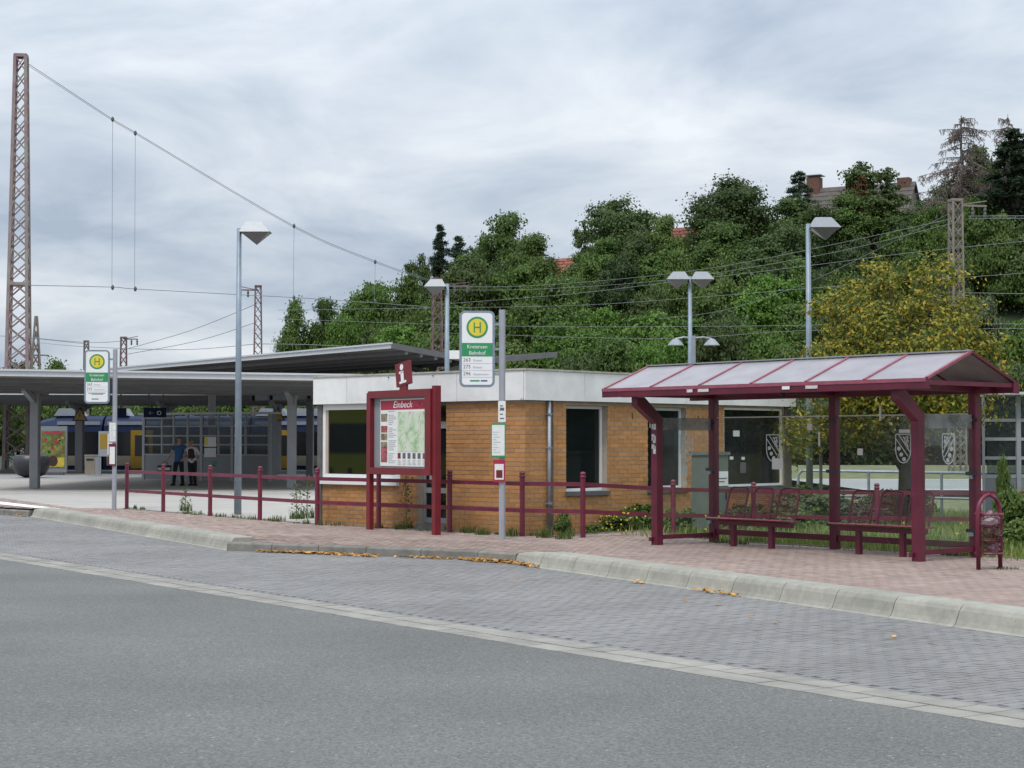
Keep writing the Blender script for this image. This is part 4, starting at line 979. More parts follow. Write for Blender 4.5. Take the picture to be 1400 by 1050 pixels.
# train ------------------------------------------------------------------
def coach(x0, x1, label, cab=False):
    t = thing('train_coach', label, 'train', (0, 0, 0), 0, 'blue regional train'); Y = 105.0
    prof = [(-1.4, -.75), (-1.45, .2), (-1.42, 1.9), (-1.30, 2.55), (-1.0, 2.95), (-.5, 3.15), (.5, 3.15), (1.0, 2.95), (1.3, 2.55), (1.42, 1.9), (1.45, .2), (1.4, -.75)]
    m = MB(); n = len(prof)
    secs = [(x0, 1), (x1, 1)] if not cab else [(x0 - 0, .55), (x0 + .35, .8), (x0 + 1.0, .94), (x0 + 2.0, 1), (x1, 1)]
    vs = []
    for x, s in secs: vs += [(x, Y + y * s, -.75 + (z + .75) * s) for y, z in prof]
    fs = [tuple(range(n)), tuple(range((len(secs) - 1) * n, len(secs) * n))[::-1]]
    for i in range(len(secs) - 1): fs += [(i * n + k, (i + 1) * n + k, (i + 1) * n + (k + 1) % n, i * n + (k + 1) % n) for k in range(n)]
    m.add(vs, fs); body = part('body', m, 'train_blue', t)
    xs0 = x0 + (2.1 if cab else .2)
    part('window_band', MB().box(xs0, x1 - .2, Y - 1.475, Y - 1.43, .85, 2.2), 'train_black', t)
    part('lower_stripe', MB().box(xs0, x1 - .2, Y - 1.475, Y - 1.44, .22, .80), 'train_beige', t)
    part('roof_rail', MB().box(xs0, x1 - .1, Y - 1.36, Y - 1.28, 2.62, 2.82), 'train_roof', t)
    for xx in [x for x in (XD(201, Y), XD(353, Y) , XD(391, Y), XD(498, Y)) if x0 + 1 < x < x1 - 1]:
        dr = part('door', MB().box(xx - .65, xx + .65, Y - 1.50, Y - 1.476, .05, 2.3), 'train_yellow', t); part('pane', MB().box(xx - .4, xx + .4, Y - 1.515, Y - 1.502, .8, 2.0), 'train_black', dr)
    return t, body
c1, b1 = coach(XD(38, 105), XD(146, 105), 'front coach of the dark blue train with its sloping cab, left end', True)
c2, b2 = coach(XD(149, 105), XD(345, 105), 'middle coach of the dark blue train with yellow doors behind the glass shelter')
c3, b3 = coach(XD(348, 105), XD(640, 105), 'blue coach of the train seen between the grey column and the kiosk')
for c, px0, px1 in ((c1, 78, 116), (c2, 160, 180), (c3, 352, 395), (c3, 402, 440)):
    x0, x1 = XD(px0, 105), XD(px1, 105); m = MB(); m.prism([(x0, 104.2, 3.16), (x1, 104.2, 3.16), (x1 - .3, 104.2, 3.6), (x0 + .3, 104.2, 3.6)], (0, 1.6, 0)); part('roof_unit', m, 'train_roof', c)

# glass waiting room on the platform
gp = thing('platform_glass_shelter', 'grey framed glazed waiting room on the platform behind the two people', 'shelter', (0, 0, 0))
P0 = Vector((XD(197, 75), 75, 0)); P1 = Vector((XD(369, 71.5), 71.5, 0))
dv = (P1 - P0); Lg = dv.length; rzg = math.atan2(dv.y, dv.x); gp.location = P0; gp.rotation_euler = (0, 0, rzg)
def gx_(px): k = (px - 700) / FPX; return ((k * P0.y - P0.x) / (dv.x - k * dv.y)) * Lg
cols = [197, 222, 238, 257, 276, 299, 318, 336, 369]; tall = {197, 276, 318, 369}
zr = [2.62, 2.27, 1.87, 1.50, 1.08]
for px in cols:
    x = gx_(px); w = .07 if px in tall else .035; part('mullion', MB().box(x - w, x + w, -.04, .04, 0 if px in tall else 1.05, 2.75), 'frame_grey', gp)
for z in zr: part('transom', MB().box(0, Lg, -.03, .03, z - .03, z + .03), 'frame_grey', gp)
for i in range(len(cols) - 1):
    a, b = gx_(cols[i]) + .07, gx_(cols[i + 1]) - .07
    for z1_, z0_ in zip(zr[:-1], zr[1:]): part('pane', MB().box(a, b, -.006, .006, z0_ + .03, z1_ - .03), 'platform_glass', gp)
part('lower_panel', MB().box(.07, Lg - .07, -.02, .02, .05, 1.045), 'panel_grey', gp)
part('roof', MB().box(-.2, Lg + .08, -.2, .6, 2.76, 2.84), 'canopy_edge', gp)
part('end_wall', MB().box(Lg - .03, Lg + .03, .05, .45, .05, 2.74), 'panel_grey', gp)
gr_ = MB(); rr = random.Random(4)
for k in range(22): 
    x = gx_(288) + rr.uniform(-.1, .3); z = .68 + rr.uniform(-.12, .12); gr_.box(x, x + .12, -.024, -.021, z, z + .05)
part('graffiti', gr_, 'stop_green', gp)
part('poster', MB().box(gx_(281) , gx_(297), -.06, -.045, 1.42, 1.82), 'paper', gp); part('poster', MB().box(gx_(281), gx_(297), -.06, -.045, .98, 1.36), 'frost', gp)
part('poster_field', MB().box(gx_(281), gx_(285.5), -.064, -.061, 1.45, 1.80), 'stop_yellow', gp)
# hanging direction sign
hs = thing('direction_sign', 'dark hanging platform sign with a white arrow and ring', 'sign', (XD(213, 72), 72, 0))
part('panel', MB().box(-.5, .42, -.05, .05, 2.62, 3.02), 'train_blue', hs)
m = MB(); m.bar((-.28, -.056, 2.80), (-.08, -.056, 2.80), .04, .01); m.bar((-.28, -.056, 2.80), (-.2, -.056, 2.87), .03, .01); m.bar((-.28, -.056, 2.80), (-.2, -.056, 2.73), .03, .01); part('arrow', m, 'print_white', hs)
q = [(.14 + .075 * math.cos(2 * math.pi * k / 12), -.056, 2.80 + .075 * math.sin(2 * math.pi * k / 12)) for k in range(13)]; part('ring', MB().tube(q, .018, 4), 'print_white', hs)
part('hanger', MB().bar((-.3, 0, 3.02), (-.3, 0, 3.6), .05).bar((.3, 0, 3.02), (.3, 0, 3.6), .05), 'canopy_steel', hs)
hs2 = thing('hanging_sign', 'small dark hanging sign under the canopy beside the left bus stop pole', 'sign', (XD(165, 72), 72, 0))
part('panel', MB().box(-.25, .22, -.05, .05, 2.62, 3.0), 'train_blue', hs2); part('hanger', MB().bar((0, 0, 3.0), (0, 0, 3.6), .05), 'canopy_steel', hs2)
# triangular warning signs on columns
for px, D, label in ((109, 92.4, 'yellow triangular warning sign on the left far column'), (379, 91.3, 'yellow triangular warning sign on the column left of the kiosk')):
    w = thing('warning_sign', label, 'sign', (XD(px, D), D, 2.72), 0)
    m = MB(); m.prism([(-.42, 0, 0), (.42, 0, 0), (0, 0, .72)], (0, .03, 0)); part('plate', m, 'black', w)
    m = MB(); m.prism([(-.33, -.006, .05), (.33, -.006, .05), (0, -.006, .62)], (0, .005, 0)); part('field', m, 'warn_yellow' if 0 else 'train_yellow', w)
    m = MB(); m.prism([(-.03, -.012, .45), (.06, -.012, .45), (.0, -.012, .3), (.07, -.012, .3), (-.05, -.012, .1), (-.01, -.012, .25), (-.08, -.012, .25)], (0, .005, 0)); part('flash_symbol', m, 'print_dark', w)
# advertising box with the food poster
mat('advert', (.22, .07, .03), .5, var=.8, scale=4.5, col2=(.22, .24, .05)); mat('advert_yellow', (.5, .38, .04), .5, var=.2)
ad = thing('advertising_case', 'illuminated advertising case with a colourful vegetable poster by the far column', 'poster case', (XD(73.5, 86), 86, 0))
hw = .66; part('case', MB().box(-hw, hw, -.1, .1, .12, 2.38), 'panel_grey', ad); part('poster', MB().box(-hw + .08, hw - .08, -.12, -.103, .35, 2.15), 'advert', ad)
part('poster_field', MB().box(-hw + .1, hw - .1, -.125, -.121, .40, .85), 'advert_yellow', ad); part('headline', MB().box(-.45, .45, -.126, -.121, 2.0, 2.1), 'leaflet_red', ad)
m = MB(); m.lathe([(.02, .42), (.16, .46), (.24, .65), (.2, .85), (.08, .93), (.02, .95)], 10); m.v = [(x, -.13 + y * .02, z) for x, y, z in m.v]; part('poster_motif', m, 'cloth_brown', ad); part('foot', MB().box(-.5, .5, -.08, .08, 0, .118), 'stone_sill', ad)
for k in range(12):
    rr = random.Random(k); x, z = rr.uniform(-.5, .5), rr.uniform(1.0, 1.85)
    q = [(x + .09 * math.cos(a), -.126, z + .08 * math.sin(a)) for a in [i * math.pi / 3 for i in range(6)]]
    m = MB(); m.prism(q, (0, .003, 0)); part('poster_motif', m, ('stop_green', 'leaflet_red', 'train_yellow', 'leaf_mid')[k % 4], ad)
# litter cabinet, timetable case, planter
lc = thing('platform_bin', 'brown grey metal litter cabinet beside the timetable case on the platform', 'litter bin', (XD(127, 84), 84, 0)); part('body', MB().box(-.32, .16, -.25, .25, .05, .95), 'old_wall', lc); part('body', MB().box(.17, .36, -.25, .25, .05, .92), 'column_grey', lc, 'grey side compartment'); part('flap', MB().box(-.25, .1, -.26, -.252, .72, .82), 'black', lc); part('lid', MB().box(-.34, .38, -.27, .27, .955, 1.0), 'column_grey', lc)
tt = thing('timetable_case', 'grey framed timetable case with a yellow sheet behind the left bus stop pole', 'notice board', (XD(148, 83), 83, 0))
part('frame', MB().box(-.45, .42, -.05, .05, .93, 2.12), 'frame_grey', tt); part('sheet', MB().box(-.02, .36, -.06, -.053, 1.0, 2.0), 'paper', tt); part('sheet', MB().box(-.38, -.04, -.06, -.053, 1.3, 2.0), 'train_yellow', tt, 'yellow sheet'); part('leg', MB().box(-.4, -.34, -.03, .03, 0, .928), 'frame_grey', tt); part('leg', MB().box(.32, .38, -.03, .03, 0, .928), 'frame_grey', tt)
plr = thing('planter', 'large dark glossy round planter bowl at the foot of the tall lattice mast', 'planter', (XD(43, 80), 80, 0))
part('bowl', MB().lathe([(.3, 0), (.62, .12), (.80, .4), (.84, .7), (.76, .98), (.70, 1.02), (.66, .95), (.1, .93)], 24), 'dark_plastic', plr, smooth=True); part('rim_cover', MB().lathe([(.64, .955), (.5, 1.0), (.02, 1.02)], 20), 'lamp_light_grey', plr)

# ================================================================== PEOPLE
def skin(name, chains, material, parent, sub=1):
    verts, edges, rad = [], [], []; idx = {}
    for ch in chains:
        prev = None
        for nm, p, r in ch:
            if nm in idx: k = idx[nm]
            else: k = len(verts); idx[nm] = k; verts.append(p); rad.append(r)
            if prev is not None: edges.append((prev, k))
            prev = k
    me = bpy.data.meshes.new(name); me.from_pydata(verts, edges, []); o = bpy.data.objects.new(name, me); COL.objects.link(o)
    md = o.modifiers.new('s', 'SKIN'); md.use_smooth_shade = True
    for i, v in enumerate(me.skin_vertices[0].data): v.radius = rad[i] if isinstance(rad[i], tuple) else (rad[i], rad[i]); v.use_root = (i == 0)
    s2 = o.modifiers.new('b', 'SUBSURF'); s2.levels = sub; s2.render_levels = sub
    bpy.context.view_layer.update(); dg = bpy.context.evaluated_depsgraph_get(); m2 = bpy.data.meshes.new_from_object(o.evaluated_get(dg))
    bpy.data.objects.remove(o); m2.materials.clear(); m2.materials.append(MATS[material]); m2.polygons.foreach_set('use_smooth', [True] * len(m2.polygons))
    return part(name, m2, None, parent)
def person(loc, rz, label, j, tops, trousers, hair, hairm, group=None):
    p = thing('person', label, 'person', loc, rz)
    hd = j['head']; nk = j['neck']
    V = lambda a, b, f: tuple(a[i] + (b[i] - a[i]) * f for i in range(3))
    ch = [[('pel', j['pel'], .13), ('wa', j['waist'], .12), ('chest', j['chest'], (.17, .12)), ('neck', nk, .05), ('jaw', (hd[0] + j.get('fx', 0) * .02, hd[1] + j.get('fy', -1) * .03, hd[2] - .07), .062), ('head', hd, .088), ('crown', (hd[0], hd[1] + .01, hd[2] + .07), .075)]]
    for s in 'lr':
        sh_, el, wr = j['sh' + s], j['el' + s], j['wr' + s]
        ch.append([('chest', j['chest'], .15), ('sh' + s, sh_, .058), ('el' + s, el, .042), ('wr' + s, wr, .028), ('pa' + s, V(el, wr, 1.22), (.035, .02))])
        d = Vector(wr) - Vector(el); d.normalize(); sd_ = d.cross(Vector((0, 1, 0))).normalized() if abs(d.y) < .9 else Vector((1, 0, 0))
        pa = Vector(V(el, wr, 1.30))
        for k in range(4): 
            b_ = pa + sd_ * ((k - 1.5) * .02); ch.append([('pa' + s, 0, 0), ('f%s%d' % (s, k), tuple(b_), .010), ('g%s%d' % (s, k), tuple(b_ + d * (.035 + .01 * (k in (1, 2))) + Vector((0, -.01, 0))), .009), ('h%s%d' % (s, k), tuple(b_ + d * .06 + Vector((0, -.025, 0))), .008)])
        ch.append([('pa' + s, 0, 0), ('t' + s, tuple(Vector(V(el, wr, 1.15)) + sd_ * .045), .011), ('u' + s, tuple(Vector(V(el, wr, 1.3)) + sd_ * .055), .009)])
        ch.append([('pel', 0, 0), ('hp' + s, j['hp' + s], .09), ('kn' + s, j['kn' + s], .058), ('an' + s, j['an' + s], .04), ('to' + s, (j['an' + s][0] + j.get('fx', 0) * .16, j['an' + s][1] + j.get('fy', -1) * .16, .03), (.045, .03))])
    skin('body', ch, 'skin', p)
    # clothing
    skin('shirt', [[('pel', (j['pel'][0], j['pel'][1], j['pel'][2] - .10), (.19, .15)), ('pe2', (j['pel'][0], j['pel'][1], j['pel'][2] + .04), (.185, .145)), ('wa', j['waist'], (.16, .13)), ('chest', j['chest'], (.20, .135)), ('nk', V(j['chest'], nk, .75), .075)]] +
         [[('chest', 0, 0), ('sh' + s, j['sh' + s], .075), ('el' + s, V(j['sh' + s], j['el' + s], tops[1]), .060)] for s in 'lr'], tops[0], p)
    if len(tops) > 2:
        skin('vest', [[('pel', (j['pel'][0], j['pel'][1], j['pel'][2] + .06), (.19, .165)), ('wa', j['waist'], (.20, .165)), ('chest', j['chest'], (.225, .175)), ('nk', V(j['chest'], nk, .6), .10)]], tops[2], p)
    skin('trousers', [[('wst', (j['pel'][0], j['pel'][1], j['pel'][2] + .12), (.15, .125)), ('pel', j['pel'], (.165, .14))]] + [[('pel', j['pel'], (.165, .14)), ('hp' + s, j['hp' + s], .11), ('kn' + s, j['kn' + s], .080), ('an' + s, (j['an' + s][0], j['an' + s][1], .06), .068)] for s in 'lr'], trousers, p)
    for s in 'lr':
        x, y, z = j['an' + s]; m = MB(); fx, fy = j.get('fx', 0), j.get('fy', -1)
        m.tube([(x - fx * .08, y - fy * .08, .045), (x, y, .06), (x + fx * .12, y + fy * .12, .045), (x + fx * .2, y + fy * .2, .03)], [.045, .055, .048, .025], 8); part('shoe', m, 'black', p, smooth=True)
    skin('hair', [[('a', (hd[0] - j.get('fx', 0) * .02, hd[1] - j.get('fy', -1) * .02, hd[2] + .09), hair[0]), ('b', (hd[0] - j.get('fx', 0) * .045, hd[1] - j.get('fy', -1) * .045, hd[2] + .03), hair[0]), ('c', (hd[0] - j.get('fx', 0) * .05, hd[1] - j.get('fy', -1) * .05, hd[2] - hair[1]), hair[0] * .75)]], hairm, p)
    fx, fy = j.get('fx', 0), j.get('fy', -1); f = Vector((fx, fy, 0)); rt = Vector((-fy, fx, 0)); h = Vector(hd)
    for s in (-1, 1):
        m = MB(); c = h + f * .086 + rt * (s * .032) + Vector((0, 0, .01)); m.lathe([(.003, -.008), (.011, 0), (.003, .008)], 6, c); part('eye', m, 'black', p)
        m = MB(); m.lathe([(.004, -.03), (.014, 0), (.004, .03)], 6, h + rt * (s * .09) - Vector((0, 0, .005))); part('ear', m, 'skin', p)
    part('nose', MB().tube([h + f * .08 + Vector((0, 0, .01)), h + f * .112 - Vector((0, 0, .03))], [.009, .015], 6), 'skin', p)
    part('mouth', MB().box(-.022, .022, -.004, .004, -.004, .004, Matrix.Translation(h + f * .09 - Vector((0, 0, .062))) @ Matrix.Rotation(math.atan2(rt.y, rt.x), 4, 'Z')), 'leaflet_red', p)
    return p
jm = dict(pel=(0, 0, .93), waist=(.01, 0, 1.12), chest=(.02, 0, 1.38), neck=(.03, 0, 1.56), head=(.03, -.02, 1.70), fx=-.35, fy=-.94,
          shl=(.20, 0, 1.46), ell=(.27, -.05, 1.18), wrl=(.18, -.16, .99), shr=(-.16, 0, 1.45), elr=(-.28, -.03, 1.18), wrr=(-.42, -.08, .96),
          hpl=(.10, 0, .88), knl=(.13, -.03, .47), anl=(.15, .06, .08), hpr=(-.10, 0, .88), knr=(-.13, -.06, .47), anr=(-.18, .0, .08))
pm_ = G(244, 664)
person(pm_, 0, 'man in a blue polo shirt and dark trousers walking beside the woman, holding a bag', jm, ('cloth_blue', .55), 'cloth_black', (.085, .02), 'hair_grey')
jw = dict(pel=(0, 0, .90), waist=(-.01, 0, 1.06), chest=(-.03, 0, 1.30), neck=(-.04, 0, 1.46), head=(-.06, .0, 1.59), fx=-.7, fy=.71,
          shl=(.15, 0, 1.36), ell=(.26, .03, 1.10), wrl=(.08, .12, .98), shr=(-.2, 0, 1.36), elr=(-.26, .02, 1.10), wrr=(-.06, -.12, 1.00),
          hpl=(.09, 0, .85), knl=(.08, .05, .45), anl=(.12, .02, .08), hpr=(-.08, 0, .85), knr=(-.06, -.02, .45), anr=(.0, -.1, .08))
pw_ = G(262.5, 664)
person(pw_, 0, 'woman in a white blouse and dark vest seen from behind, beside the man in blue', jw, ('cloth_white', .95, 'cloth_brown'), 'cloth_black', (.09, .08), 'hair_blond')
bg_ = thing('carried_bag', 'dark bag with a pale stripe carried low by the man in blue', 'bag', pm_ + Vector((-.52, -.06, .45)), 0)
part('bag_body', MB().prism([(-.28, 0, 0), (.22, 0, 0), (.25, 0, .3), (-.24, 0, .3)], (0, .14, 0)), 'cloth_black', bg_); part('stripe', MB().box(-.24, .22, -.006, -.001, .12, .22), 'frost', bg_); part('strap', MB().tube([(-.12, .07, .3), (-.04, .07, .42), (.06, .07, .48), (.14, .07, .3)], .012, 5), 'cloth_black', bg_)

# ================================================================== MASTS AND WIRES
def lattice(name, base, H, w0, w1, bays, label, legw=.12, brw=.05, material='mast_paint', group=None, arms=(), rz=.5):
    t = thing(name, label, 'mast', base, rz, group); cs = ((-1, -1), (1, -1), (1, 1), (-1, 1))
    P = lambda c, z: Vector((c[0] * (w0 + (w1 - w0) * z / H) / 2, c[1] * (w0 + (w1 - w0) * z / H) / 2, z))
    for c in cs: part('leg', MB().bar(P(c, 0), P(c, H), legw), material, t)
    m = MB()
    for k in range(4):
        a, b = cs[k], cs[(k + 1) % 4]
        for i in range(bays):
            z0, z1_ = H * i / bays, H * (i + 1) / bays
            m.bar(P(a, z0), P(b, z1_), brw) if i % 2 == 0 else m.bar(P(b, z0), P(a, z1_), brw)
            m.bar(P(b, z0), P(a, z1_), brw * .7) if i % 2 == 0 else m.bar(P(a, z0), P(b, z1_), brw * .7)
    part('bracing', m, material, t)
    tz = MB()
    for f in (.18, .45, 1.0):
        for k in range(4): tz.bar(P(cs[k], H * f), P(cs[(k + 1) % 4], H * f), legw)
    part('collar', tz, material, t)
    part('top_plate', MB().box(-w1 / 2 - .05, w1 / 2 + .05, -w1 / 2 - .05, w1 / 2 + .05, H, H + .1), material, t)
    part('footing', MB().box(-w0 / 2 - .2, w0 / 2 + .2, -w0 / 2 - .2, w0 / 2 + .2, -.2, .15), 'kerb_old', t)
    for z, l in arms:
        ar = part('cross_arm', MB().bar((0, 0, z), (l, 0, z), .09).bar((0, 0, z + .0), (l, 0, z + .25), .05), material, t)
        for f in (.55, .95): part('insulator', MB().lathe([(.05, 0), (.09, .1), (.05, .2), (.09, .3), (.04, .45)], 6, (l * f, 0, z - .5)), 'stone_sill', ar)
    return t
D = 93; H = AT(28, 77, D).z
lattice('lattice_mast', (XD(24, D), D, 0), H, 1.25, .55, 26, 'very tall reddish lattice overhead line mast at the left edge', .16, .07, rz=.12)
D = 84; H = AT(1309, 275, D).z
mr = lattice('lattice_mast', (XD(1309, D), D, -.1), H + .1, .62, .46, 22, 'slender grey brown lattice mast behind the yellowing tree, right side', .08, .04, 'mast_grey', rz=.2, arms=((H - .1, 1.6),))
part('floodlight', MB().box(-.75, -.3, -.15, .15, H * .72, H * .72 + .12), 'lamp_light_grey', mr)
D = 118; H = AT(597, 382, D).z
lattice('lattice_mast', (XD(597, D), D, -.2), H + .2, .9, .5, 18, 'rusty lattice mast in front of the wooded hill behind the left facing lamp', .09, .045, 'rust', rz=.2, arms=((H - .2, 2.2),))
D = 125; H = AT(352, 392, D).z
lattice('lattice_mast', (XD(352, D), D, -.2), H + .2, .75, .4, 20, 'slim rusty lattice mast just right of the tall left street lamp', .08, .04, 'rust', rz=.2, arms=((H - .05, -1.3),))
D = 150; H = AT(170, 462, D).z
lattice('lattice_mast', (XD(168, D), D, 0), H, .7, .45, 14, 'small distant lattice mast with a short arm right of the left bus stop sign', .09, .05, 'rust', rz=.1, arms=((H - .1, 1.2),))
D = 150; H = AT(117, 467, D).z
lattice('lattice_mast', (XD(117, D), D, 0), H, .5, .35, 14, 'small distant lattice mast just left of the left bus stop sign', .09, .05, 'mast_grey', rz=.1)
D = 230; H = AT(48, 433, D).z
pyl = lattice('power_pylon', (XD(48, D), D, 0), H, 2.4, .25, 11, 'distant power pylon between the tall mast and the bus stop sign', .2, .12, 'mast_grey', rz=.4)
part('cross_arm', MB().bar((-1.6, 0, H * .72), (1.6, 0, H * .72), .16).bar((-1.2, 0, H * .58), (1.2, 0, H * .58), .14), 'mast_grey', pyl)
def wire(pts, label, r=.018, group='overhead wires'):
    P = [AT(*p) for p in pts]
    if len(P) > 2:                          # smooth through the points
        Q = []
        for i in range(len(P) - 1):
            p0 = P[max(0, i - 1)]; p1 = P[i]; p2 = P[i + 1]; p3 = P[min(len(P) - 1, i + 2)]
            for k in range(5):
                t = k / 5; Q.append(.5 * ((2 * p1) + (p2 - p0) * t + (2 * p0 - 5 * p1 + 4 * p2 - p3) * t * t + (3 * p1 - p0 - 3 * p2 + p3) * t ** 3))
        P = Q + [P[-1]]
    return tag(link('overhead_wire', MB().tube(P, r, 4).mesh('overhead_wire', 'wire')), label, 'wire', group)
wire([(37, 86, 93), (154, 163, 98), (185, 181, 100), (402, 309, 110), (513, 357, 115), (590, 384, 118)], 'heavy suspension wire running down from the top of the tall left mast', .018)
wire([(37, 88.5, 93), (154, 165, 98), (185, 183, 100), (402, 311, 110), (513, 359, 115), (590, 386, 118)], 'second suspension wire just below the heavy one from the tall left mast', .013)
wire([(40, 390, 93), (154, 392.5, 98), (185, 395, 100), (330, 403, 107), (440, 409, 112), (590, 420, 118)], 'near level lower cross wire from the tall left mast')
for px, y0, y1, D in ((154, 163, 393, 98), (185, 182, 395, 100), (402, 309, 407, 110), (513, 358, 412, 115)):
    w = wire([(px, y0, D), (px - 1, y1, D)], 'thin vertical hanger wire %s' % {154: 'furthest left below the suspension wire', 185: 'second from the left below the suspension wire', 402: 'between the tall lamp and the hill', 513: 'nearest the hill trees'}[px], .011, 'hanger wires')
    for y in (y0, y1):
        c = AT(px, y, D); part('insulator', MB().lathe([(.04, -.14), (.09, -.05), (.09, .05), (.04, .14)], 6, c), 'stone_sill', w)
hw_ = [([(597, 392, 118), (720, 391, 114), (873, 379, 108), (1000, 362, 102), (1150, 332, 94), (1306, 298, 84)], 'upper of the wires climbing to the right lattice mast'),
 ([(597, 396, 118), (720, 396, 114), (880, 386, 108), (1000, 370, 102), (1150, 343, 94), (1306, 304, 84)], 'second of the wires climbing to the right lattice mast'),
 ([(616, 415, 116), (780, 402, 110), (916, 386, 106), (1100, 364, 100), (1250, 345, 97), (1420, 328, 95)], 'long wire rising gently across the whole hill'),
 ([(900, 436, 108), (990, 424, 104), (1100, 388, 98), (1196, 343, 92), (1306, 288, 84)], 'steep diagonal wire ending at the top of the right lattice mast'),
 ([(380, 424, 124), (600, 421, 118), (800, 417, 112), (1000, 403, 106), (1110, 394, 102), (1420, 372, 98)], 'wire across the middle of the green hill'),
 ([(380, 436, 124), (700, 446, 115), (1000, 446, 108), (1200, 443, 102), (1420, 443, 98)], 'flat contact wire above the kiosk roof'),
 ([(600, 455, 118), (900, 463, 110), (1100, 452, 104), (1420, 449, 98)], 'lowest contact wire above the kiosk roof'),
 ([(1325, 295.5, 84), (1420, 295, 84)], 'upper of two level wires leaving the right mast'), ([(1325, 298.5, 84), (1420, 298.5, 84)], 'lower of two level wires leaving the right mast'),
 ([(1306, 400, 84), (1420, 402, 84)], 'short wire leaving the right mast halfway up'),
 ([(48, 462, 230), (117, 468, 150), (170, 466, 150)], 'thin wire from the distant pylon to the small masts'), ([(48, 468, 230), (117, 474, 150), (250, 478, 150), (352, 470, 125)], 'lower thin wire between the small distant masts'),
 ([(170, 478, 150), (260, 452, 140), (352, 415, 125)], 'wire rising from the small distant mast towards the tall lamp'), ([(175, 484, 150), (270, 466, 140), (352, 440, 125)], 'second wire rising from the small distant mast'),
 ([(-20, 458, 130), (40, 462, 130), (117, 470, 150)], 'wire entering from the left edge near the distant pylon'), ([(352, 470, 125), (440, 472, 120), (600, 480, 118)], 'low wire left of the rusty hill mast')]
for p, l in hw_: wire(p, l, .022 if p[0][0] < 400 and p[0][2] > 124 else .013)

# ================================================================== VEGETATION
def leaves_mesh(name, C, Nn, size, material, rs, aspect=.75, curl=.25):
    n = len(C); ax = rs.normal(size=(n, 3)); ax /= np.linalg.norm(ax, axis=1)[:, None]
    nn = Nn + .75 * ax; nn /= np.linalg.norm(nn, axis=1)[:, None]
    r = rs.normal(size=(n, 3)); u = np.cross(nn, r); u /= (np.linalg.norm(u, axis=1)[:, None] + 1e-9); v = np.cross(nn, u)
    s = size * rs.uniform(.6, 1.3, size=(n, 1)); a = s * .5; b = a * aspect
    V = np.empty((n, 4, 3)); V[:, 0] = C - u * a; V[:, 1] = C + v * b - nn * a * curl; V[:, 2] = C + u * a; V[:, 3] = C - v * b - nn * a * curl
    me = bpy.data.meshes.new(name); me.vertices.add(n * 4); me.vertices.foreach_set('co', V.reshape(-1)); me.loops.add(n * 4); me.polygons.add(n)
    me.loops.foreach_set('vertex_index', np.arange(n * 4, dtype=np.int32)); me.polygons.foreach_set('loop_start', np.arange(0, n * 4, 4, dtype=np.int32)); me.polygons.foreach_set('loop_total', np.full(n, 4, dtype=np.int32))
    at = me.attributes.new('tint', 'FLOAT', 'FACE'); at.data.foreach_set('value', (rs.uniform(.02, .98, n)).astype(np.float32))
    me.materials.append(MATS[material]); me.update(calc_edges=True); return me
def crown(rs, H, Rr, z0, nl, n, lobe=(.22, .36), open_=0.0, shape='round'):
    cs = []; 
    for i in range(nl):
        for _ in range(40):
            p = rs.uniform(-1, 1, 3)
            if np.linalg.norm(p) < 1 and np.linalg.norm(p) > .35: break
        z = z0 + (H - z0) * (p[2] * .5 + .5) * .92
        k = (p[2] * .5 + .5)
        if shape == 'round': w = 1
        elif shape == 'wide': w = 1.15 - .5 * k
        else: w = 1.0 - .35 * k
        cs.append((p[0] * Rr * w * .85, p[1] * Rr * w * .85, z, rs.uniform(*lobe) * Rr * (1.1 - .4 * k)))
    cs = np.array(cs); pr = cs[:, 3] ** 2; pr /= pr.sum(); pick = rs.choice(nl, n, p=pr)
    ns = 11; sub = rs.normal(size=(nl, ns, 3)); sub[:, :, 2] = sub[:, :, 2] * .8 + .2; sub /= np.linalg.norm(sub, axis=2)[:, :, None]
    srad = rs.uniform(.45, 1.2, size=(nl, ns, 1)); sw = rs.uniform(.18, .55, size=(nl, ns))
    si = rs.randint(0, ns, n); d0 = sub[pick, si]; g_ = rs.normal(size=(n, 3)); r_ = cs[pick, 3][:, None]
    C = cs[pick, :3] + (d0 * srad[pick, si] + g_ * sw[pick, si][:, None] * np.array([1.1, 1.1, .7])) * r_ * np.array([1.15, 1.15, .85])
    cc = np.array([0, 0, (z0 + H) * .45]); ow = C - cc; ow /= np.linalg.norm(ow, axis=1)[:, None]
    d = d0 * .5 + g_ * .25 + ow * .5 + np.array([0, 0, .25]); d /= np.linalg.norm(d, axis=1)[:, None]
    return C, d, cs
def tree_proto(kind, H, Rr, z0, nl, n, leaf, material, seed, trunk=True, lobe=(.22, .36), shape='round', bark='bark'):
    rs = np.random.RandomState(seed); C, d, cs = crown(rs, H, Rr, z0, nl, n, lobe, shape=shape)
    cm = leaves_mesh('crown', C, d, leaf, material, rs)
    m = MB(); tr = H * .018 + .03
    m.tube([(0, 0, -.3), (.03 * H * .1, 0, H * .25), (0, .02 * H * .2, H * .55), (0, 0, H * .85)], [tr * 1.3, tr, tr * .65, tr * .2], 8)
    for i in range(0, min(nl, 14)):
        x, y, z, r = cs[i]; zb = max(H * .15, min(H * .7, z * .6)); m.tube([(0, 0, zb), (x * .5, y * .5, (zb + z) * .5 + .1), (x * .95, y * .95, z)], [tr * .45, tr * .28, tr * .08], 5)
    return cm, m.mesh('trunk', bark)
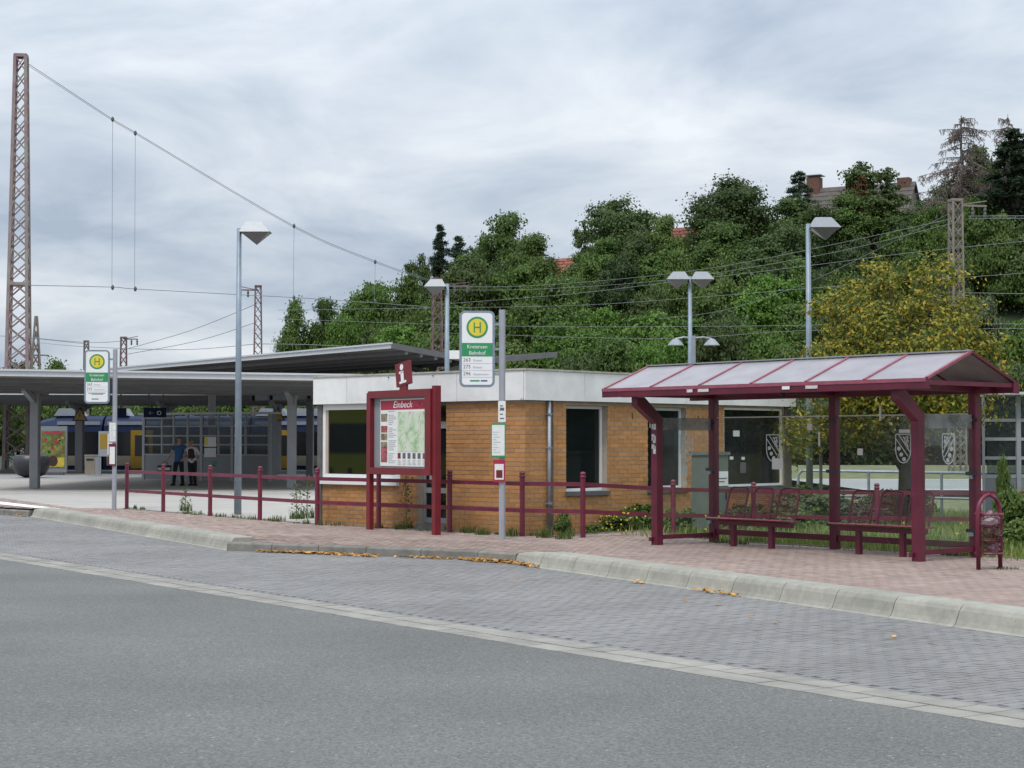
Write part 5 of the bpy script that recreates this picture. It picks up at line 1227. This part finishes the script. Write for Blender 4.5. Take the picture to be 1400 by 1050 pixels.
def conifer_proto(H, Rr, n, material, seed, layers=16, dens=1.0, leaf=.3, droop=.25, bark='bark', ragged=.3, power=.62):
    rs = np.random.RandomState(seed); C = []; Nn = []; m = MB(); m.tube([(0, 0, -.3), (.05, 0, H * .5), (-.05, 0, H)], [H * .016 + .04, H * .01 + .02, .015], 7)
    for i in range(layers):
        f = (i + .5) / layers; z = H * (.08 + .92 * f); zj = H / layers * .5; r = Rr * (1 - f) ** power * rs.uniform(1 - ragged, 1.1) + .15
        nb = max(3, int(7 * (1 - f) + 3))
        for b in range(nb):
            a = rs.uniform(0, 2 * math.pi); rr = r * rs.uniform(.65, 1.12); ex_ = np.array([math.cos(a), math.sin(a), 0]); tip = ex_ * rr + np.array([0, 0, z - droop * rr])
            dz_ = rs.uniform(-zj, zj); tip[2] += dz_; st_ = np.array([0, 0, z + dz_]); m.bar(Vector(st_), Vector(tip), .055 * (1 - f) + .025)
            k = int(n / layers / nb * (1.6 - f)); t = rs.uniform(.15, 1, k) ** .8; base = st_ + (tip - st_) * t[:, None]
            off = rs.normal(size=(k, 3)) * (.10 + .10 * rr * (1 - t[:, None] * .6)) * np.array([1, 1, .55]); off[:, 2] -= abs(rs.normal(size=k)) * .12
            C.append(base + off); nv = rs.normal(size=(k, 3)) * .6; nv[:, 2] += .9; Nn.append(nv / np.linalg.norm(nv, axis=1)[:, None])
    C = np.concatenate(C); Nn = np.concatenate(Nn)
    return leaves_mesh('crown', C, Nn, leaf, material, rs, aspect=.35), m.mesh('trunk', bark)
PRO = {}
PRO['round'] = tree_proto('round', 10, 4.0, 1.6, 60, 21750, .29, 'leaf_dark', 1)
PRO['broad'] = tree_proto('broad', 9, 3.8, 1.2, 48, 17400, .29, 'leaf_mid', 2, lobe=(.18, .36), shape='taper')
PRO['airy'] = tree_proto('airy', 9, 3.6, 2.0, 34, 7540, .29, 'leaf_dark', 3, lobe=(.12, .24), shape='taper')
PRO['bright'] = tree_proto('bright', 7, 3.8, .2, 46, 17400, .29, 'leaf_bright', 4, lobe=(.2, .34), shape='wide')
PRO['bright2'] = tree_proto('bright', 6.5, 3.6, .0, 38, 15950, .29, 'leaf_bright', 14, lobe=(.18, .4), shape='taper')
PRO['mid'] = tree_proto('mid', 7.5, 3.7, .2, 44, 17400, .29, 'leaf_mid', 5, lobe=(.2, .36))
PRO['dark'] = tree_proto('dark', 7, 3.6, .0, 40, 15950, .29, 'leaf_dark', 6, lobe=(.2, .38))
PRO['grey'] = tree_proto('grey', 5.5, 3.0, .0, 34, 11600, .29, 'leaf_grey', 8, lobe=(.18, .34))
PRO['spruce'] = conifer_proto(12, 3.0, 15000, 'needle', 9, 24, leaf=.30)
def dead_proto(H, Rr, seed, nbr=120):
    rs = np.random.RandomState(seed); m = MB(); tw = MB(); C = []; Nn = []
    m.tube([(0, 0, -.3), (.06, 0, H * .45), (-.12, .05, H * .62), (.10, 0, H * .78), (0, 0, H)], [.24, .17, .12, .08, .03], 7)
    m.tube([(-.1, 0, H * .62), (.35, .1, H * .68), (.30, .1, H * .92)], [.08, .06, .02], 5)
    for b in range(nbr):
        f = rs.uniform(.12, .985) if b > 6 else .3 + b * .07; L_ = Rr * (1 - f) ** .5 * rs.choice([.35, .6, .8, 1.0, 1.25]) * rs.uniform(.8, 1.1) + .3; a = rs.uniform(0, 6.283); z = H * f
        up_ = rs.uniform(-.25, .40); P = [Vector((math.cos(a + .2 * t) * L_ * t, math.sin(a + .2 * t) * L_ * t, z + L_ * (up_ * t - .25 * t * t))) for t in (0, .35, .7, 1.0)]
        m.tube(P, [.045, .03, .02, .012], 4)
        for k in range(int(6 + L_ * 9)):
            t = rs.uniform(.15, 1); p = P[0].lerp(P[3], t); p.z = z + L_ * (up_ * t - .25 * t * t); q = p + Vector((rs.normal() * .16, rs.normal() * .16, -rs.uniform(.12, .6)))
            tw.bar(p, q, .022); n_ = 4
            for _ in range(n_): w_ = p.lerp(q, rs.uniform(.1, 1)); C.append((w_.x + rs.normal() * .06, w_.y + rs.normal() * .06, w_.z)); Nn.append(rs.normal(size=3))
    C = np.array(C); Nn = np.array(Nn); Nn /= np.linalg.norm(Nn, axis=1)[:, None]
    tw_m = tw.mesh('twigs', 'deadwood'); return leaves_mesh('crown', C, Nn, .12, 'needle_dead', rs, aspect=.35), m.mesh('trunk', 'deadwood'), tw_m
PRO['dead'] = dead_proto(12, 4.2, 10)
PRO['brown'] = conifer_proto(8, 1.2, 2500, 'needle_brown', 11, 16, leaf=.3, bark='deadwood')
BASE = {'round': (10, 4.0), 'broad': (9, 3.8), 'airy': (9, 3.6), 'bright': (7, 3.8), 'bright2': (6.5, 3.6), 'mid': (7.5, 3.7), 'dark': (7, 3.6), 'grey': (5.5, 3.0), 'spruce': (12, 3.0), 'dead': (12, 3.6), 'brown': (8, 1.2)}
CRL = {'round': ('deciduous_tree', 'tree'), 'broad': ('deciduous_tree', 'tree'), 'airy': ('deciduous_tree', 'tree'), 'spruce': ('spruce_tree', 'conifer'), 'dead': ('dead_spruce', 'conifer'), 'brown': ('dead_spruce', 'conifer')}
def plant_tree(kind, x, y, z, sx, sz, label, group=None, rz=None):
    nm, cat = CRL.get(kind, ('bushy_tree', 'tree'))
    t = thing(nm, label, cat, (x, y, z), rnd.uniform(0, 6.28) if rz is None else rz, group)
    q_ = PRO[kind]; part('crown', q_[0], None, t); part('trunk', q_[1], None, t)
    if len(q_) > 2: part('twigs', q_[2], None, t, kind='stuff')
    t.scale = (sx, sx, sz); return t
def ridge(kind, px, ptop, wpx, D, label, zg=None):
    x = XD(px, D); z = hill(x, D) if zg is None else zg; top = AT(px, ptop, D).z; h0, r0 = BASE[kind]
    z = min(z, top - 2.5); w = wpx / FPX * D / 2; plant_tree(kind, x, D, z, w / r0, (top - z) / h0, label)
RT_ = [('mid', 407, 408, 60, 150, 'small green tree at the far left end of the wooded hill'), ('broad', 445, 402, 60, 152, 'low rounded tree second from the left end of the hill'),
 ('bright', 470, 415, 60, 146, 'light green tree low on the left flank of the hill'),
 ('bright', 508, 370, 90, 156, 'light green tree rising left of the loose tree on the ridge'), ('airy', 568, 333, 56, 162, 'loose open tree left of the two dark conifers'),
 ('spruce', 603, 306, 70, 168, 'dark pointed conifer left of the big leafy ridge tree'), ('spruce', 629, 322, 86, 168, 'second dark conifer beside the big leafy ridge tree'), ('airy', 655, 310, 50, 172, 'narrow loose tree partly hidden by the big leafy ridge tree'),
 ('broad', 692, 284, 92, 164, 'big leafy ridge tree between the conifers and the first red roof'), ('airy', 728, 325, 50, 180, 'thin grey green tree just left of the first red roof'), ('mid', 716, 345, 56, 160, 'mid green tree in front of the thin tree'),
 ('airy', 799, 290, 46, 168, 'thin branching tree right of the first red roof'), ('round', 850, 266, 112, 166, 'large dark crowned tree between the two red roofs'), ('broad', 904, 315, 56, 165, 'lower tree just left of the second red roof'),
 ('round', 1005, 236, 118, 158, 'massive round dark tree on the ridge right of the second red roof'), ('spruce', 1095, 233, 84, 172, 'pointed conifer left of the brown chimney'), ('broad', 1070, 300, 90, 160, 'green tree below the pointed conifer'),
 ('airy', 1196, 207, 112, 160, 'wild branching tree in front of the large gabled house'), ('brown', 1180, 240, 40, 158, 'narrow rust brown dead conifer in front of the gabled house'), ('broad', 1160, 262, 84, 158, 'dark green tree covering the gabled house wall'),
 ('broad', 1225, 285, 90, 158, 'green tree below the gable of the large house'), ('dead', 1318, 158, 150, 150, 'bare grey dead spruce with drooping twigs'), ('spruce', 1392, 176, 170, 146, 'tall dense spruce at the right edge'), ('dead', 1382, 156, 90, 147, 'thin dead top rising beside the tall spruce at the right edge'),
 ('round', 1275, 290, 90, 152, 'dark tree below the dead spruce on the left'), ('round', 1345, 285, 100, 148, 'dark tree below the tall right spruce'), ('dark', 1420, 300, 110, 142, 'dark tree low at the right edge')]
for r in RT_: ridge(*r)
HB = 'bushy trees covering the wooded slope'
KN = {'bright': 'bright green bushy tree on the wooded slope', 'bright2': 'bright green bushy tree on the wooded slope', 'mid': 'mid green bushy tree on the wooded slope', 'dark': 'dark green bushy tree on the wooded slope', 'grey': 'grey green shrub on the wooded slope', 'broad': 'mid green bushy tree on the wooded slope', 'round': 'dark green bushy tree on the wooded slope'}
ROWN = ['lowest row', 'second row', 'third row', 'fourth row', 'fifth row', 'sixth row', 'seventh row', 'top row']
LMK = [(430, 'at the left foot of the hill'), (455, 'above the far left end of the high canopy'), (480, 'above the left end of the high canopy'), (500, 'just left of the loose tree'), (525, 'above the middle of the high canopy'), (560, 'above the letter i board'), (600, 'behind the rusty mast'), (640, 'left of the near bus stop sign'), (690, 'behind the near bus stop pole'), (740, 'above the kiosk corner'), (790, 'above the first kiosk window'), (830, 'left of the shelter roof'), (880, 'above the left shelter end'), (930, 'left of the twin lamp'), (975, 'right of the twin lamp'), (1020, 'below the massive ridge tree'), (1065, 'right below the massive ridge tree'), (1105, 'left of the right lamp'), (1150, 'right of the right lamp'), (1200, 'above the yellowing tree, left'), (1245, 'above the yellowing tree'), (1300, 'left of the right mast'), (1325, 'just right of the right mast'), (1350, 'further right of the right mast'), (1400, 'near the right edge'), (1430, 'cut by the right edge'), (9999, 'just outside the right edge')]
KC = {'bright': 'bright green', 'bright2': 'bright green', 'mid': 'mid green', 'dark': 'dark green', 'grey': 'grey green', 'broad': 'mid green', 'round': 'dark green'}
def hlabel(kind, px, ri): return KC[kind] + ' bushy tree, ' + ROWN[ri] + ', ' + next(n for l, n in LMK if px < l)
rr = random.Random(21); rows = [113, 119, 126, 133, 141, 149, 157, 166]
for ri, y in enumerate(rows):
    px = 395 + ri * 6 + (0 if ri < 3 else 0)
    while px < 1455:
        x = XD(px, y) + rr.uniform(-.8, .8); yy = y + rr.uniform(-2.5, 2.5); z = hill(x, yy) - .3
        lowf = ri / 7
        if ri >= 5 and (735 < px < 800 or 915 < px < 975 or 1120 < px < 1255): px += 24; continue
        if ri < 2: kind = rr.choice(['mid', 'dark', 'grey', 'dark', 'mid'])
        elif ri < 5: kind = rr.choice(['bright', 'bright2', 'bright', 'mid', 'mid', 'dark', 'grey'] if px < 1060 or px > 1330 else ['mid', 'dark', 'dark', 'mid'])
        else: kind = rr.choice(['mid', 'dark', 'broad', 'bright2', 'broad'])
        if px < 620 and rr.random() < .5: kind = 'bright'
        s = rr.uniform(.55, .86); h = rr.uniform(.72, 1.15)
        if ri == 7: h *= .6
        if ri == 6: h *= .85
        if px < 520: h *= .7; s *= .85
        plant_tree(kind, x, yy, z, s, h, hlabel(kind, px, ri), HB)
        px += rr.uniform(42, 62) * 130 / y
# far low trees on the left horizon beyond the tracks
for i, (px, w, h, D) in enumerate(((-20, 60, 9, 190), (25, 60, 10, 200), (70, 55, 9.5, 190), (118, 60, 8.5, 195), (165, 60, 8, 190), (215, 60, 8.5, 185), (262, 60, 8, 185), (305, 60, 8, 180), (345, 60, 8.5, 175))):
    k = ('mid', 'broad', 'mid')[i % 3]; s = w / FPX * D / 2 / BASE[k][1] * 1.45; plant_tree(k, XD(px, D), D, -1.3, s, h / BASE[k][0] * 1.25, 'distant tree under the station canopies, ' + ('first', 'second', 'third', 'fourth', 'fifth', 'sixth', 'seventh', 'eighth', 'last')[i] + ' from the left', 'distant trees beyond the railway')
# the yellowing tree behind the shelter
yt = thing('yellowing_tree', 'small broad tree with yellow and green autumn leaves behind the bus shelter', 'tree', (XD(1232, 37.5), 37.5, -.25), 1.0)
rs = np.random.RandomState(77); C, d_, cs = crown(rs, 6.1, 2.12, 1.6, 120, 30000, (.12, .27), shape='round')
ex_ = rs.normal(size=(1500, 3)) * np.array([.55, .3, .28]) + np.array([-2.2, -.2, 2.1]); C = np.concatenate([C, ex_]); d_ = np.concatenate([d_, np.tile([0, -.4, .9], (1500, 1))])
keep = ~((C[:, 2] < 2.6) & (np.hypot(C[:, 0], C[:, 1]) < .2)); part('crown', leaves_mesh('crown', C[keep], d_[keep], .105, 'leaf_autumn', rs, aspect=.5), None, yt)
m = MB(); m.tube([(0, 0, -.1), (.03, 0, 1.2), (0, .05, 3.0), (0, 0, 5.0)], [.11, .085, .055, .015], 10)
for i in range(26):
    x, y, z, r = cs[i]; zb = max(.9, min(3.4, z * .6)); m.tube([(0, 0, zb), (x * .5, y * .5, (zb + z) * .5 + .1), (x, y, z)], [.04, .025, .008], 6)
part('trunk', m, 'bark', yt, smooth=True); yt.rotation_euler = (0, 0, 0)

# weeds, bushes, grass ------------------------------------------------------
def tuft_field(name, label, spots, n, h, material, seed, wd=.012, cat='grass'):
    rs = np.random.RandomState(seed); V = []; F = []; T = []
    for (x, y, z, r, hh, k) in spots:
        for _ in range(int(n * k)):
            a = rs.uniform(0, 6.28); q = r * math.sqrt(rs.uniform()); px, py = x + q * math.cos(a), y + q * math.sin(a); b = rs.uniform(0, 6.28); ht = h * hh * rs.uniform(.4, 1.2); ln = rs.uniform(0, .6) * ht
            o = len(V); dx, dy = math.cos(b) * wd, math.sin(b) * wd; lx, ly = math.cos(b + 1.3) * ln, math.sin(b + 1.3) * ln
            V += [(px - dx, py - dy, z), (px + dx, py + dy, z), (px + lx * .4 + dx * .7, py + ly * .4 + dy * .7, z + ht * .6), (px + lx * .4 - dx * .7, py + ly * .4 - dy * .7, z + ht * .6), (px + lx, py + ly, z + ht)]
            F += [(o, o + 1, o + 2, o + 3), (o + 3, o + 2, o + 4)]; c = rs.uniform(.02, .98); T += [c, c]
    m = MB(); m.v = V; m.f = F; m.t = T; ob = link(name, m.mesh(name, material)); return tag(ob, label, cat, kind='stuff')
rs = np.random.RandomState(5); sp_ = []
for i in range(1500):
    px = rs.uniform(860, 1480); D = rs.uniform(24.0, 44); x = XD(px, D)
    s_ = (Vector((x, D, 0)) - Vector((X0, Y0, 0))); tt_ = s_.x * math.cos(TH) + s_.y * math.sin(TH)
    if tt_ < .32: continue
    lx, ly = (x - .23), (D - 31.1); bx_, by_ = lx * .68 + ly * .735, -lx * .735 + ly * .68
    if by_ > -.05 and bx_ < 8.5 : continue
    sp_.append((x, D, verge_z(x, D) - .03, .55, rs.uniform(.5, 1.3), 1))
tuft_field('verge_grass', 'unmown green grass and herbs on the verge behind the bus shelter', sp_, 34, .26, 'grass', 3)
sp_ = []
for a, b in ((fpos[0], fpos[4]), (fpos[4], fpos[7]), (fpos[7], fpos[8])):
    n_ = int((b - a).length / .3)
    for i in range(n_):
        if rs.uniform() < .75: p = a.lerp(b, i / n_); sp_.append((p.x + rs.uniform(-.1, .1), p.y + .12 + rs.uniform(-.08, .12), -.01, rs.uniform(.05, .18), rs.uniform(.2, 1.0), rs.uniform(.2, 1)))
for px, py, hh in ((745, 735, 1.6), (770, 737, 1), (640, 728, 1), (600, 722, 1.2), (470, 712, 1.6), (495, 716, 1.4), (555, 722, .8), (660, 731, 1), (700, 733, 1.2), (405, 709, 1.4), (420, 708, 1.8), (253, 698, 1.4), (1300, 759, .5), (1310, 760, .6), (1290, 757, .5), (985, 742, .5), (1010, 744, .6), (1030, 741, .7), (960, 736, .6), (1376, 778, .3), (950, 735, .6)):
    p = G(px, py); sp_.append((p.x, p.y, -.01, .16, hh, 1.3))
tuft_field('pavement_weeds', 'weeds and grass tufts growing along the fence foot and paving edges', sp_, 60, .145, 'weed', 9, wd=.008)
rs = np.random.RandomState(11)
wm = {}
for i, mt in enumerate(('weed', 'leaf_mid', 'leaf_grey')):
    C, d_, cs = crown(rs, .75, .5, .02, 22, 2600, (.2, .4)); wm[mt] = leaves_mesh('foliage', C, d_, .075, mt, rs)
def shrub(px, py, w, h, mt, label, D=None, z=None):
    p = G(px, py); 
    if D: p = Vector((XD(px, D), D, 0))
    t = thing('shrub', label, 'shrub', (p.x, p.y, verge_z(p.x, p.y) - .03 if z is None else z), rnd.uniform(0, 6)); part('foliage', wm[mt], None, t); t.scale = (w, w, h)
    part('stem', MB().tube([(0, 0, -.05), (.02, 0, .3), (0, .02, .6)], [.015, .012, .005], 5).mesh('stem', 'bark'), None, t)
for a in ((845, 724, 1.0, .7, 'weed', 'low green weed clump with yellow flowers against the kiosk wall'), (872, 722, .9, .9, 'leaf_mid', 'taller green weed clump right of the first fence bay by the kiosk'), (815, 727, .6, .4, 'weed', 'small weed clump left below the first kiosk window'),
          (950, 712, 1.4, 1.1, 'leaf_grey', 'grey green shrub growing in front of the electrical cabinet'), (985, 722, 1.2, .9, 'leaf_mid', 'green shrub behind the left rear shelter post'), (930, 722, 1.0, .8, 'leaf_mid', 'green shrub behind the left side glass of the shelter'),
          (1090, 712, 1.7, 1.2, 'leaf_grey', 'bushy grey green shrub under the right street lamp'), (1115, 706, 1.6, 1.3, 'leaf_mid', 'green shrub between the two benches'), (1070, 722, 1.2, .8, 'leaf_mid', 'low shrub right of the left bench'),
          (1165, 708, 1.6, .9, 'leaf_grey', 'pale shrub behind the middle shelter post'), (1215, 700, 1.3, 1.1, 'leaf_mid', 'green shrub behind the right bench'), (1245, 705, 1.0, 1.2, 'leaf_mid', 'leafy shrub at the foot of the yellowing tree'),
          (1385, 740, .8, 1.2, 'weed', 'tall weed behind the litter basket'), (1372, 735, .35, 1.9, 'weed', 'slim tall weed growing up the fence post at the right'), (1398, 752, .8, .7, 'weed', 'low weed at the right picture edge'),
          (770, 730, .4, .7, 'weed', 'thin weed beside the kiosk downpipe'), (1020, 716, 1.1, .9, 'leaf_mid', 'green shrub behind the left bench backs')):
    shrub(*a)
# yellow flower heads
fl = MB(); rr = random.Random(8)
for i in range(60):
    px, py = rr.choice(((850, 712), (860, 705), (835, 716), (1240, 725), (1330, 720), (985, 715))); p = AT(px + rr.uniform(-25, 25), py + rr.uniform(-12, 10), 30.2 if px < 900 else 27.5); fl.tint = rr.random() or .1
    fl.box(p.x - .012, p.x + .012, p.y - .012, p.y + .012, p.z - .01, p.z + .01)
tag(link('yellow_flowers', fl.mesh('yellow_flowers', 'stop_yellow')), 'tiny yellow flower heads among the weeds and grass', 'flowers', kind='stuff')
# thin stalk plants behind the fence
for px, py, h, l in ((253, 700, .55, 'dry stalky weed growing through the fence between the second and third posts'), (405, 712, .75, 'tall thin weed just left of the fifth fence post'), (420, 712, .95, 'tallest thin weed beside the fifth fence post'), (556, 723, 1.0, 'dry tall weed against the kiosk wall under the information board')):
    p = G(px, py); t = thing('tall_weed', l, 'weed', p, rnd.uniform(0, 6)); m = MB(); m.tube([(0, 0, 0), (.02, 0, h * .5), (0, .03, h)], .008, 4)
    for k in range(9): a = k * 2.4; z = h * (.2 + .08 * k); m.tube([(0, 0, z), (.09 * math.cos(a), .09 * math.sin(a), z + .07)], .005, 3)
    part('stem', m, 'weed', t); rs = np.random.RandomState(k + int(px)); C = rs.normal(size=(120, 3)) * np.array([.06, .06, 0]); C[:, 2] = rs.uniform(.1, h, 120); nv = rs.normal(size=(120, 3)); nv /= np.linalg.norm(nv, axis=1)[:, None]; part('leaf_cluster', leaves_mesh('leaf_cluster', C, nv, .045, 'weed', rs), None, t, kind='stuff')
# orange leaf litter along the kerb
lt = MB(); rr = random.Random(13)
def litter(px0, px1, py0, py1, n, spread):
    for _ in range(n):
        f = rr.random(); px = px0 + (px1 - px0) * f; py = py0 + (py1 - py0) * f; p = G(px, py, -.195); p += Vector((rr.gauss(0, spread), -abs(rr.gauss(0, spread * 1.1)) + .03, 0)); a = rr.uniform(0, 3.14); s = rr.uniform(.03, .06)
        e1 = Vector((math.cos(a), math.sin(a), rr.uniform(-.2, .35))) * s; e2 = Vector((-math.sin(a), math.cos(a), rr.uniform(-.3, .3))) * s * .45; p.z += rr.uniform(.005, .035); lt.tint = rr.random() or .1
        lt.quad(p - e1, p + e2, p + e1, p - e2)
litter(355, 430, 754.5, 757, 170, .06); litter(430, 515, 756.5, 761, 200, .07); litter(550, 640, 762, 765, 90, .06); litter(645, 705, 765.5, 769.5, 420, .09); litter(705, 735, 770, 776, 110, .06)
litter(955, 1010, 807, 815, 50, .07); litter(860, 880, 795, 798, 12, .05); litter(0, 40, 702, 706.5, 90, .1); litter(700, 1400, 780, 900, 16, .5)
for k in range(120):
    px = rr.uniform(1250, 1400); p = G(px, 757 + (px - 1250) * .02 + rr.uniform(-4, 2)); lt.tint = rr.random() or .1; s = .03; lt.quad(p + Vector((-s, 0, .02)), p + Vector((0, -s * .6, .03)), p + Vector((s, 0, .02)), p + Vector((0, s * .6, .03)))
tag(link('leaf_litter', lt.mesh('leaf_litter', 'autumn_litter')), 'fallen orange leaves gathered in the gutter along the low kerb', 'leaves', kind='stuff')
# edging stones between paving and verge
ed = bpy.data.objects.new('verge_edging', None); COL.objects.link(ed); ed['kind'] = 'structure'
for a, b in (((.62, 29.95), (2.5, 32.15)), ((3.47, 28.75), (7.2, 24.3)), ((-9.4, 42.6), (-3.82, 34.5)), ((-3.78, 34.42), (.1, 30.68))):
    a, b = Vector((*a, 0)), Vector((*b, 0)); n = int((b - a).length)
    for i in range(n):
        p, q = a.lerp(b, (i + .01) / n), a.lerp(b, (i + .99) / n); m = MB(); m.tint = rnd.random() or .1; m.bar(p + Vector((0, 0, -.03)), q + Vector((0, 0, -.03)), .06, .09); part('edging_stone', m, 'kerb_old', ed)

# ================================================================== HOUSES ON THE HILL
def house(loc, rz, w, l, hw, hr, wallm, roofm, label, chim=(), wins=(), tiles=0):
    h = thing('house', label, 'house', loc, rz)          # gable ends at x = +-l/2
    m = MB(); m.prism([(-l / 2, -w / 2, -6), (-l / 2, w / 2, -6), (-l / 2, w / 2, hw), (-l / 2, 0, hw + hr), (-l / 2, -w / 2, hw)], (l, 0, 0)); part('wall', m, wallm, h)
    th = .18
    for s in (-1, 1):
        m = MB(); e = .45; sl_ = hr / (w / 2); m.prism([(-l / 2 - .3, s * (w / 2 + e), hw - e * sl_ + .04), (l / 2 + .3, s * (w / 2 + e), hw - e * sl_ + .04), (l / 2 + .3, 0, hw + hr + .04), (-l / 2 - .3, 0, hw + hr + .04)], (0, 0, th)); rf_ = part('roof', m, roofm, h)
        for k in range(1, tiles):           # tile courses
            f = k / tiles; y = s * (w / 2 + e) * (1 - f); z = hw - e * sl_ + (hr + e * sl_) * f + .04 + th; m = MB(); m.tint = rnd.random(); m.bar((-l / 2 - .3, y, z), (l / 2 + .3, y, z), .12, .05); part('tile_course', m, roofm, rf_)
        if s == 1:
            for x, ww, hh, mt, cap_ in chim:
                c = part('chimney', MB().box(x - ww / 2, x + ww / 2, -ww / 2, ww / 2, hw + hr - .8, hw + hr + hh), mt, rf_)
                if cap_: part('chimney_cap', MB().box(x - ww / 2 - .15, x + ww / 2 + .25, -ww / 2 - .15, ww / 2 + .15, hw + hr + hh + .15, hw + hr + hh + .22).box(x - .05, x + .05, -.05, .05, hw + hr + hh, hw + hr + hh + .15), 'lamp_light_grey', c)
    for side, x, z, ww, hh in wins:
        if side == 'g': m = MB().box(l / 2 + .004, l / 2 + .06, x - ww / 2, x + ww / 2, z, z + hh); g_ = MB().box(l / 2 + .062, l / 2 + .07, x - ww / 2 + .08, x + ww / 2 - .08, z + .08, z + hh - .08)
        else: m = MB().box(x - ww / 2, x + ww / 2, -w / 2 - .06, -w / 2 - .004, z, z + hh); g_ = MB().box(x - ww / 2 + .08, x + ww / 2 - .08, -w / 2 - .07, -w / 2 - .062, z + .08, z + hh - .08)
        wo = part('window', m, 'white_frame', h); part('pane', g_, 'window_dark', wo)
    return h
def hplace(px, pyr, D, rz, w, l, hw, hr, *a, **k):       # ridge middle at the given image point
    z = AT(px, pyr, D).z - hw - hr; return house((XD(px, D), D, z), rz, w, l, hw, hr, *a, **k)
WN = (('g', -1.4, .6, 1.0, 1.3), ('g', 1.4, .6, 1.0, 1.3), ('g', 0, 3.2, .9, 1.1), ('f', -2, .8, 1.1, 1.3), ('f', 2, .8, 1.1, 1.3))
hplace(757, 357, 178, R(-35), 7.5, 5.0, 3.0, 4.2, 'plaster_white', 'roof_tile', 'house with a red tiled roof and cream gable peeping between the trees, left', wins=WN, tiles=14)
hplace(946, 313, 176, R(-35), 7.5, 4.6, 3.0, 4.6, 'plaster_white', 'roof_tile', 'house with red tiled roof and small chimney left of the massive round tree', chim=((.9, .7, .9, 'chimney_brick', True),), wins=WN, tiles=14)
hplace(1180, 256, 176, R(-28), 10, 10.5, 4.5, 5.5, 'old_wall', 'dark_roof', 'large dark roofed gabled house with brown chimneys high on the right of the hill', chim=((-4.9, 1.3, 1.3, 'chimney_brick', True), (-1.0, 1.0, .9, 'chimney_brick', False), (4.4, 1.2, .6, 'chimney_brick', False)), wins=(('g', 0, 6.0, .9, 1.1), ('g', -2, 2.4, 1.1, 1.4), ('g', 2, 2.4, 1.1, 1.4), ('f', 0, 1.5, 1.1, 1.3)), tiles=12)

# ================================================================== BUS AND TREES BESIDE THE PHOTOGRAPH (mirrored in the kiosk windows)
mat('bus_yellow', (.42, .46, .04), .4, var=.08)
bs = thing('city_bus', 'yellow green bus waiting left of the picture, mirrored in the left kiosk window', 'bus', (-19.5, 33.0, -.2), R(-62))
part('body', MB().box(-6, 6, -1.25, 1.25, .35, 3.0), 'bus_yellow', bs)
for sy in (-1, 1):
    y0, y1 = (1.252, 1.27) if sy > 0 else (-1.27, -1.252)
    part('window_band', MB().box(-5.8, 5.8, y0, y1, 1.5, 2.35), 'black', bs)
    part('lettering', MB().box(-3, -2.2, y0 * 1.01, y1 * 1.01, .8, 1.1).box(-2, -1.6, y0 * 1.01, y1 * 1.01, .8, 1.1).box(1, 3, y0 * 1.01, y1 * 1.01, 2.5, 2.75), 'black', bs)
    for x in (-3.6, 3.4): part('wheel', MB().tube([(x, y0, .5), (x, y1 + sy * .02, .5)], .5, 20), 'black', bs)
for i, (x, y, h) in enumerate(((34, 36, 9), (40, 44, 10), (47, 38, 9), (52, 48, 11), (38, 54, 9), (60, 40, 10), (-48, 38, 9), (-52, 48, 10), (-46, 28, 9), (-60, 42, 11))):
    plant_tree(('round', 'broad', 'mid')[i % 3], x, y, -.3, 1.1, h / 9, 'tree %s of the picture, number %s away from the kiosk' % ('right' if x > 0 else 'left', ('one', 'two', 'three', 'four', 'five', 'six', 'one', 'two', 'three', 'four')[i]), 'trees outside the picture')
